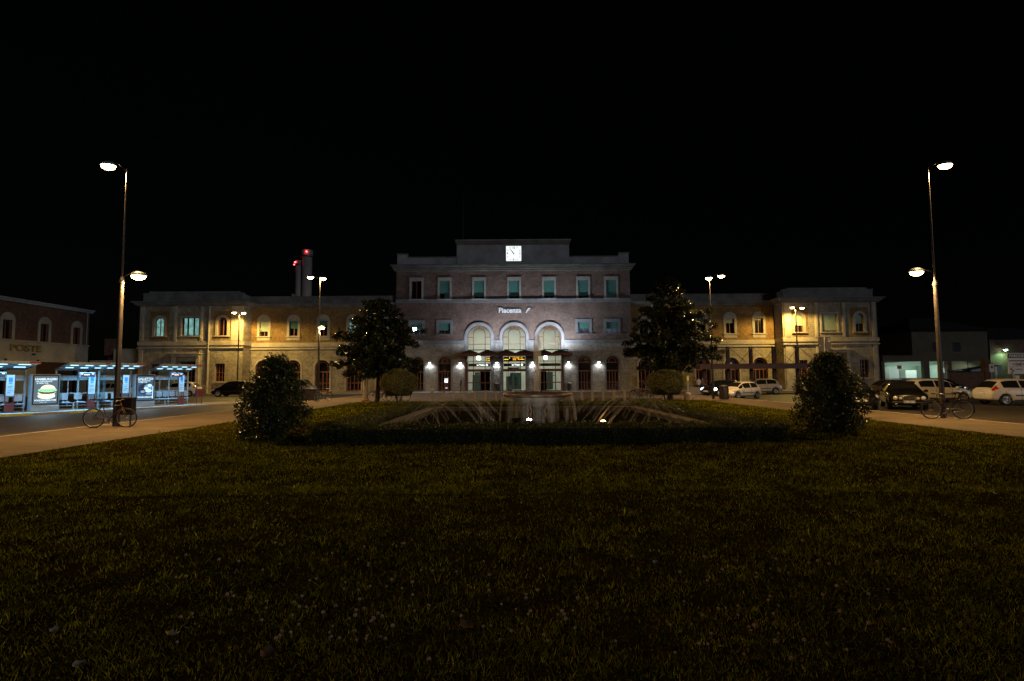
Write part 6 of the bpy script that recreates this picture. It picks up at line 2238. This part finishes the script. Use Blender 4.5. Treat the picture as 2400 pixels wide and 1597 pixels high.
    if round_eyes:
        for y, z, r in ((.585, .63, .105), (.36, .61, .08)):
            for s in (-1, 1):
                xf = L + .005 + (.015 if y < .5 else 0)
                h = MB().lathe([(r * 1.15, -.16), (r * 1.12, .0), (r, .015), (r * .98, .0)], 22, (0, 0, 0), axis='X').build('headlight', MT['chrome'], t)
                h.location = (xf - ox, s * y, z)
                MB().lathe([(r * .98, -.01), (r * .7, .03), (.001, .045)], 22, (0, 0, 0), axis='X').build('lens', HL, h)
        gf = L + .01 - ox
        g1 = curve_mesh([[(-.25, .50), (.25, .50), (.29, .735), (-.29, .735)], [(-.215, .53), (.215, .53), (.25, .705), (-.25, .705)]], -.03, .03)
        g1.transform(Matrix.Translation((gf, 0, 0)) @ Matrix.Rotation(PI / 2, 4, 'Z'))
        gg = link('grille', g1, MT['chrome'], t)
        sl = MB()
        for k in range(6): sl.box(gf - .03, gf + .022, -.235, .235, .548 + k * .026, .556 + k * .026)
        sl.box(gf - .012, gf + .022, -.008, .008, .53, .705)
        sl.build('grille_bars', MT['chrome'], gg)
        MB().box(gf - .02, gf + .018, -.24, .24, .525, .71).build('grille_void', MT['black'], gg)
        MB().box(L - ox - .06, L - ox + .03, -.74, .74, .40, .43).build('bumper_trim', MT['chrome'], t)
        for s in (-1, 1): MB().lathe([(.06, -.03), (.05, .02), (.001, .03)], 14, (L - ox - .03, s * .55, .33), axis='X').build('fog_lamp', MT['lampglass'], t)
        if star:
            e = MB().tube([(gf - .05 + 0, .04 * math.cos(a), .82 + .04 * math.sin(a)) for a in [i * PI / 8 for i in range(16)]], .004, 4, closed=True)
            for k in range(3):
                a = PI / 2 + k * 2 * PI / 3
                e.tube([(gf - .05, 0, .82), (gf - .05, .04 * math.cos(a), .82 + .04 * math.sin(a))], .003, 4)
            e.cyl((gf - .05, 0, .74), (gf - .05, 0, .78), .005, n=6)
            e.build('hood_emblem', MT['chrome'], t)
    else:
        patch('headlight', L - .46, L - .16, 3.35, 4.6, HL, .015, 4, 4)
        MB().box(L - ox - .03, L - ox + .012, -.34, .34, .52, .57).box(L - ox - .03, L - ox + .010, -.42, .42, .33, .42).build('grille', MT['black'], t)
    patch('tail_light', .08, .36 if kind != 'saloon' else .22, 4.0, 4.85 if kind in ('hatch', 'wagon', 'van') else 4.3, MT['tail'], .014, 3, 4)
    for s in (-1, 1):
        ux = side_g[-1][1] - .25
        q = sv(ux, 4.0, 0, s) + O
        MB().bbox(q.x - .07, q.x + .07, min(q.y + s * .04, q.y + s * .20), max(q.y + s * .04, q.y + s * .20), q.z + .0, q.z + .13, .03).box(q.x - .02, q.x + .02, min(q.y - s * .02, q.y + s * .05), max(q.y - s * .02, q.y + s * .05), q.z + .02, q.z + .06).build('wing_mirror', paint(px_name, col), t)
    pz = .40 if round_eyes else .47
    for (x, d) in ((L - ox + .018, 1), (-ox - .018, -1)):
        npl = MB().box(min(x, x + d * .012), max(x, x + d * .012), -.26, .26, pz - (.02 if d > 0 else -.12), pz + (.09 if d > 0 else .23)).build('number_plate', MT['white'], t)
        if d > 0 and plate_txt:
            tm_ = text_mesh(plate_txt, .115, .002, .002, 0, 0, 0)
            tm_.transform(Matrix.Translation((x + .016, 0, pz + .036)) @ Matrix.Rotation(PI / 2, 4, 'Z'))
            link('plate_lettering', tm_, MT['mapblue'], npl)
            MB().box(x + .0125, x + .015, -.255, -.22, pz - .02, pz + .09).box(x + .0125, x + .015, .22, .255, pz - .02, pz + .09).build('plate_bands', MT['mapblue'], npl)
    # wheels
    for x in wx_:
        hw = row(x)[4]
        for s in (-1, 1):
            w = MB().lathe([(wr * .66, -.10), (wr * .96, -.10), (wr, -.06), (wr, .06), (wr * .96, .10), (wr * .66, .10)], 28, (0, 0, 0), axis='Y')
            w.lathe([(wr * .66, -.10), (wr * .66, .10)], 28, (0, 0, 0), axis='Y')
            wo = w.build('wheel', MT['tyre'], t)
            wo.location = (x - ox, s * (hw - .115), wr)
            rm_ = MB()
            rm_.lathe([(wr * .68, .085), (wr * .62, .10), (wr * .58, .07)], 28, axis='Y')
            rm_.lathe([(wr * .60, .01), (.001, .01)], 28, axis='Y', m=1)
            for k in range(9):
                a = 2 * PI * k / 9
                rm_.tube([(.04 * math.cos(a), .065, .04 * math.sin(a)), (wr * .62 * math.cos(a), .08, wr * .62 * math.sin(a))], [.03, .016], 5)
            rm_.cyl((0, .03, 0), (0, .085, 0), .05, .04, 12)
            r = rm_.build('rim', [MT['rim'], MT['black']], wo)
            if s < 0: r.rotation_euler = (0, 0, PI)
    if lamps_on:
        for s in (-1, 1): light('headlamp_beam', 'SPOT', (L - ox + .1, s * .6, .66), 60, (.75, .86, 1.0), t, .06, 70, .6, (1, 0, -.12))
    t.scale = (scale, scale, scale)
    return t

def car_at(px, py, Yoff=0, z=ROADZ):
    g = gnd(px, py, z)
    return (g.x, g.y + Yoff, z)

WHITE, BLACK, SILVER, GREY = (.72, .70, .66), (.008, .008, .009), (.42, .41, .39), (.10, .09, .085)
G = 'cars standing and passing round the station square'
car('white hatchback at the right edge, tail towards the long white car', 'hatch', 'white', WHITE, car_at(2405, 950, .5), math.radians(-4), 1.04, G)
car('long white hatchback facing right behind the bicycle and lamp post', 'hatch', 'white', WHITE, car_at(2212, 944, .75), math.radians(-3), 1.04, G)
car('black saloon with four round headlights facing the camera beside the lawn', 'saloon', 'black', BLACK, (gnd(2124, 962, ROADZ).x + 1.25, gnd(2124, 962, ROADZ).y + 1.95, ROADZ), math.radians(-119), 1.0, G, round_eyes=True, plate_txt='CM 222 CV', star=True, rough=.18)
car('dark brown estate car behind the black saloon', 'wagon', 'brown grey', (.07, .055, .045), car_at(2098, 938, .6), math.radians(178), 1.0, G)
car('dark car mostly hidden behind the right laurel bush', 'hatch', 'black', BLACK, (gnd(2010, 962, ROADZ).x + .9, gnd(2010, 962, ROADZ).y + 1.7, ROADZ), math.radians(-112), 1.0, G)
car('black hatchback with gleaming lamps beyond the long white car', 'hatch', 'black', BLACK, (at(2203, 905, 50).x, 50, ROADZ), math.radians(-6), 1.02, G)
car('small pale car inside the lit car park entrance', 'hatch', 'white', WHITE, (at(2138, 895, 70).x, 70, ROADZ), math.radians(20), .95, G)
car('silver hatchback facing left under the pergola', 'hatch', 'silver', SILVER, (at(1779, 915, 54.5).x, 54.5, ROADZ), math.radians(180 - 4), 1.05, G)
car('small white three door car parked near the tall dark litter bin', 'hatch', 'white', WHITE, car_at(1746, 936, .9), math.radians(180 + 28), .92, G)
car('dark car coming in with its headlights on by the right magnolia', 'hatch', 'blue black', (.010, .011, .016), (at(1692, 924, 49).x, 49, ROADZ), math.radians(180 + 26), 1.0, G, lamps_on=True)
car('black car passing on the road left of the laurel bush', 'hatch', 'black', BLACK, (at(551, 925, 57).x, 57, ROADZ), math.radians(180), 1.12, G)
car('white car parked by the left pavilion, seen through the end shelter', 'hatch', 'white', WHITE, (at(421, 915, 57.5).x, 57.5, ROADZ), math.radians(180 + 6), 1.06, G)
car('white car parked by the link wall, seen through the shelter glass', 'hatch', 'cream', (.6, .56, .48), (at(262, 915, 55).x, 55, ROADZ), math.radians(180 - 4), 1.05, G)
car('grey van parked by the left wing arches behind the laurel bush', 'van', 'grey', (.28, .27, .25), (at(701, 912, 61.5).x, 61.5, ROADZ), math.radians(0), 1.0, G, cat='van')

# ------------------------------------------------------------------ people by the low wall
def person(label, loc, rz, shirt, trousers, h=1.74, arm=.12):
    t_ = thing('person', label, 'person', loc, rz, 'people waiting by the low wall')
    s = h / 1.74
    v = [(0, 0, .95, .145, .11), (0, .01, 1.15, .135, .105), (0, .01, 1.36, .165, .11), (0, .015, 1.48, .06, .055), (0, .0, 1.56, .055, .06), (0, -.015, 1.65, .078, .095), (0, -.01, 1.74, .05, .06)]
    e = [(0, 1), (1, 2), (2, 3), (3, 4), (4, 5), (5, 6)]
    def add(p, r, to):
        v.append((*p, r[0], r[1])); e.append((to, len(v) - 1)); return len(v) - 1
    for sx in (-1, 1):
        a = add((sx * .10, 0, .90), (.095, .095), 0)
        a = add((sx * .105, -.01, .50), (.062, .065), a)
        a = add((sx * .11, .02, .10), (.042, .045), a)
        a = add((sx * .12, -.12, .035), (.038, .03), a)
        b = add((sx * .19, .01, 1.41), (.062, .062), 2)
        b = add((sx * (.22 + arm * .3), .03, 1.13), (.043, .043), b)
        b = add((sx * (.22 + arm * .2), -.10 - arm * .4, .92 + arm * .5), (.032, .03), b)
        b = add((sx * (.21 + arm * .1), -.16 - arm * .4, .84 + arm * .6), (.034, .02), b)
    me = bpy.data.meshes.new('body')
    me.from_pydata([tuple(c * s for c in p[:3]) for p in v], e, [])
    o = bpy.data.objects.new('tmp', me); COL.objects.link(o)
    md = o.modifiers.new('skin', 'SKIN')
    sk = me.skin_vertices[0].data
    for i, p in enumerate(v): sk[i].radius = (p[3] * s, p[4] * s); 
    sk[0].use_root = True
    md.use_smooth_shade = True
    sb = o.modifiers.new('sub', 'SUBSURF'); sb.levels = sb.render_levels = 2
    dg = bpy.context.evaluated_depsgraph_get()
    m2 = bpy.data.meshes.new_from_object(o.evaluated_get(dg))
    bpy.data.objects.remove(o)
    b = link('body', m2, [MT['skin'], shirt, trousers], t_)
    for p in m2.polygons:
        c = p.center
        z = c.z / s
        p.material_index = 0 if (z > 1.47 or (abs(c.x) / s > .19 and z < 1.05)) else (1 if z > .93 or abs(c.x) / s > .2 else 2)
        if z < .93 and abs(c.x) / s <= .17: p.material_index = 2
        p.use_smooth = True
    MB().lathe([(.001, 1.765), (.06, 1.755), (.088, 1.71), (.092, 1.66), (.08, 1.62)], 14, (0, .012, 0)).build('hair', MT['hair'], t_).scale = (s, s * 1.08, s)
    fa = MB()
    for sx in (-1, 1): fa.lathe([(.001, .012), (.011, 0), (.001, -.012)], 8, (sx * .032, -.095, 1.655))
    fa.build('eyes', MT['black'], t_).scale = (s, s, s)
    return t_
SH1, SH2, SH3 = mat('white shirt cloth', (.55, .56, .58), .85), mat('brown jacket cloth', (.14, .075, .06), .85), mat('grey top cloth', (.16, .14, .15), .85)
TR1, TR2 = mat('dark trouser cloth', (.03, .03, .04), .85), mat('blue trouser cloth', (.04, .05, .08), .85)
PYY = 56.9
person('person in a pale shirt standing behind the low concrete wall', (at(1638, 905, PYY).x, PYY, ROADZ), math.radians(200), SH1, TR1, 1.76)
person('person in a brown top left of the one in the pale shirt', (at(1629, 905, PYY + .2).x, PYY + .2, ROADZ), math.radians(150), SH2, TR1, 1.7)
person('person in a dark grey top right of the one in the pale shirt', (at(1647, 905, PYY + .5).x, PYY + .5, ROADZ), math.radians(110), SH3, TR2, 1.72)

# ------------------------------------------------------------------ night sky
W = bpy.data.worlds.new('World')
S.world = W
W.use_nodes = True
wn_ = W.node_tree.nodes
sky = wn_.new('ShaderNodeTexSky')
sky.sky_type = 'NISHITA'
sky.sun_disc = False
sky.sun_elevation = math.radians(7)
sky.sun_rotation = math.radians(138)
W.node_tree.links.new(sky.outputs[0], wn_['Background'].inputs[0])
wn_['Background'].inputs['Strength'].default_value = 0.0002
# added dim fill sun from behind the camera, lighting parapet and upper facade
md_ = bpy.data.lights.new('fill_sun', 'SUN')
md_.angle = math.radians(10)
md_.energy = .25
md_.color = (.74, .85, 1.0)
mo_ = bpy.data.objects.new('fill_sun', md_)
COL.objects.link(mo_)
mo_.rotation_euler = Vector((-math.sin(math.radians(42)) * math.cos(math.radians(7)), math.cos(math.radians(42)) * math.cos(math.radians(7)), -math.sin(math.radians(7)))).to_track_quat('-Z', 'Y').to_euler()
S.view_settings.view_transform = 'Standard'
S.view_settings.look = 'None'
S.view_settings.exposure = 0.0
S.view_settings.gamma = 1.0
S.cycles.use_denoising = True
S.cycles.max_bounces = 6
S.cycles.diffuse_bounces = 3
S.cycles.glossy_bounces = 3
S.cycles.transparent_max_bounces = 16
S.cycles.sample_clamp_indirect = 3.0
S.cycles.caustics_reflective = False
S.cycles.caustics_refractive = False
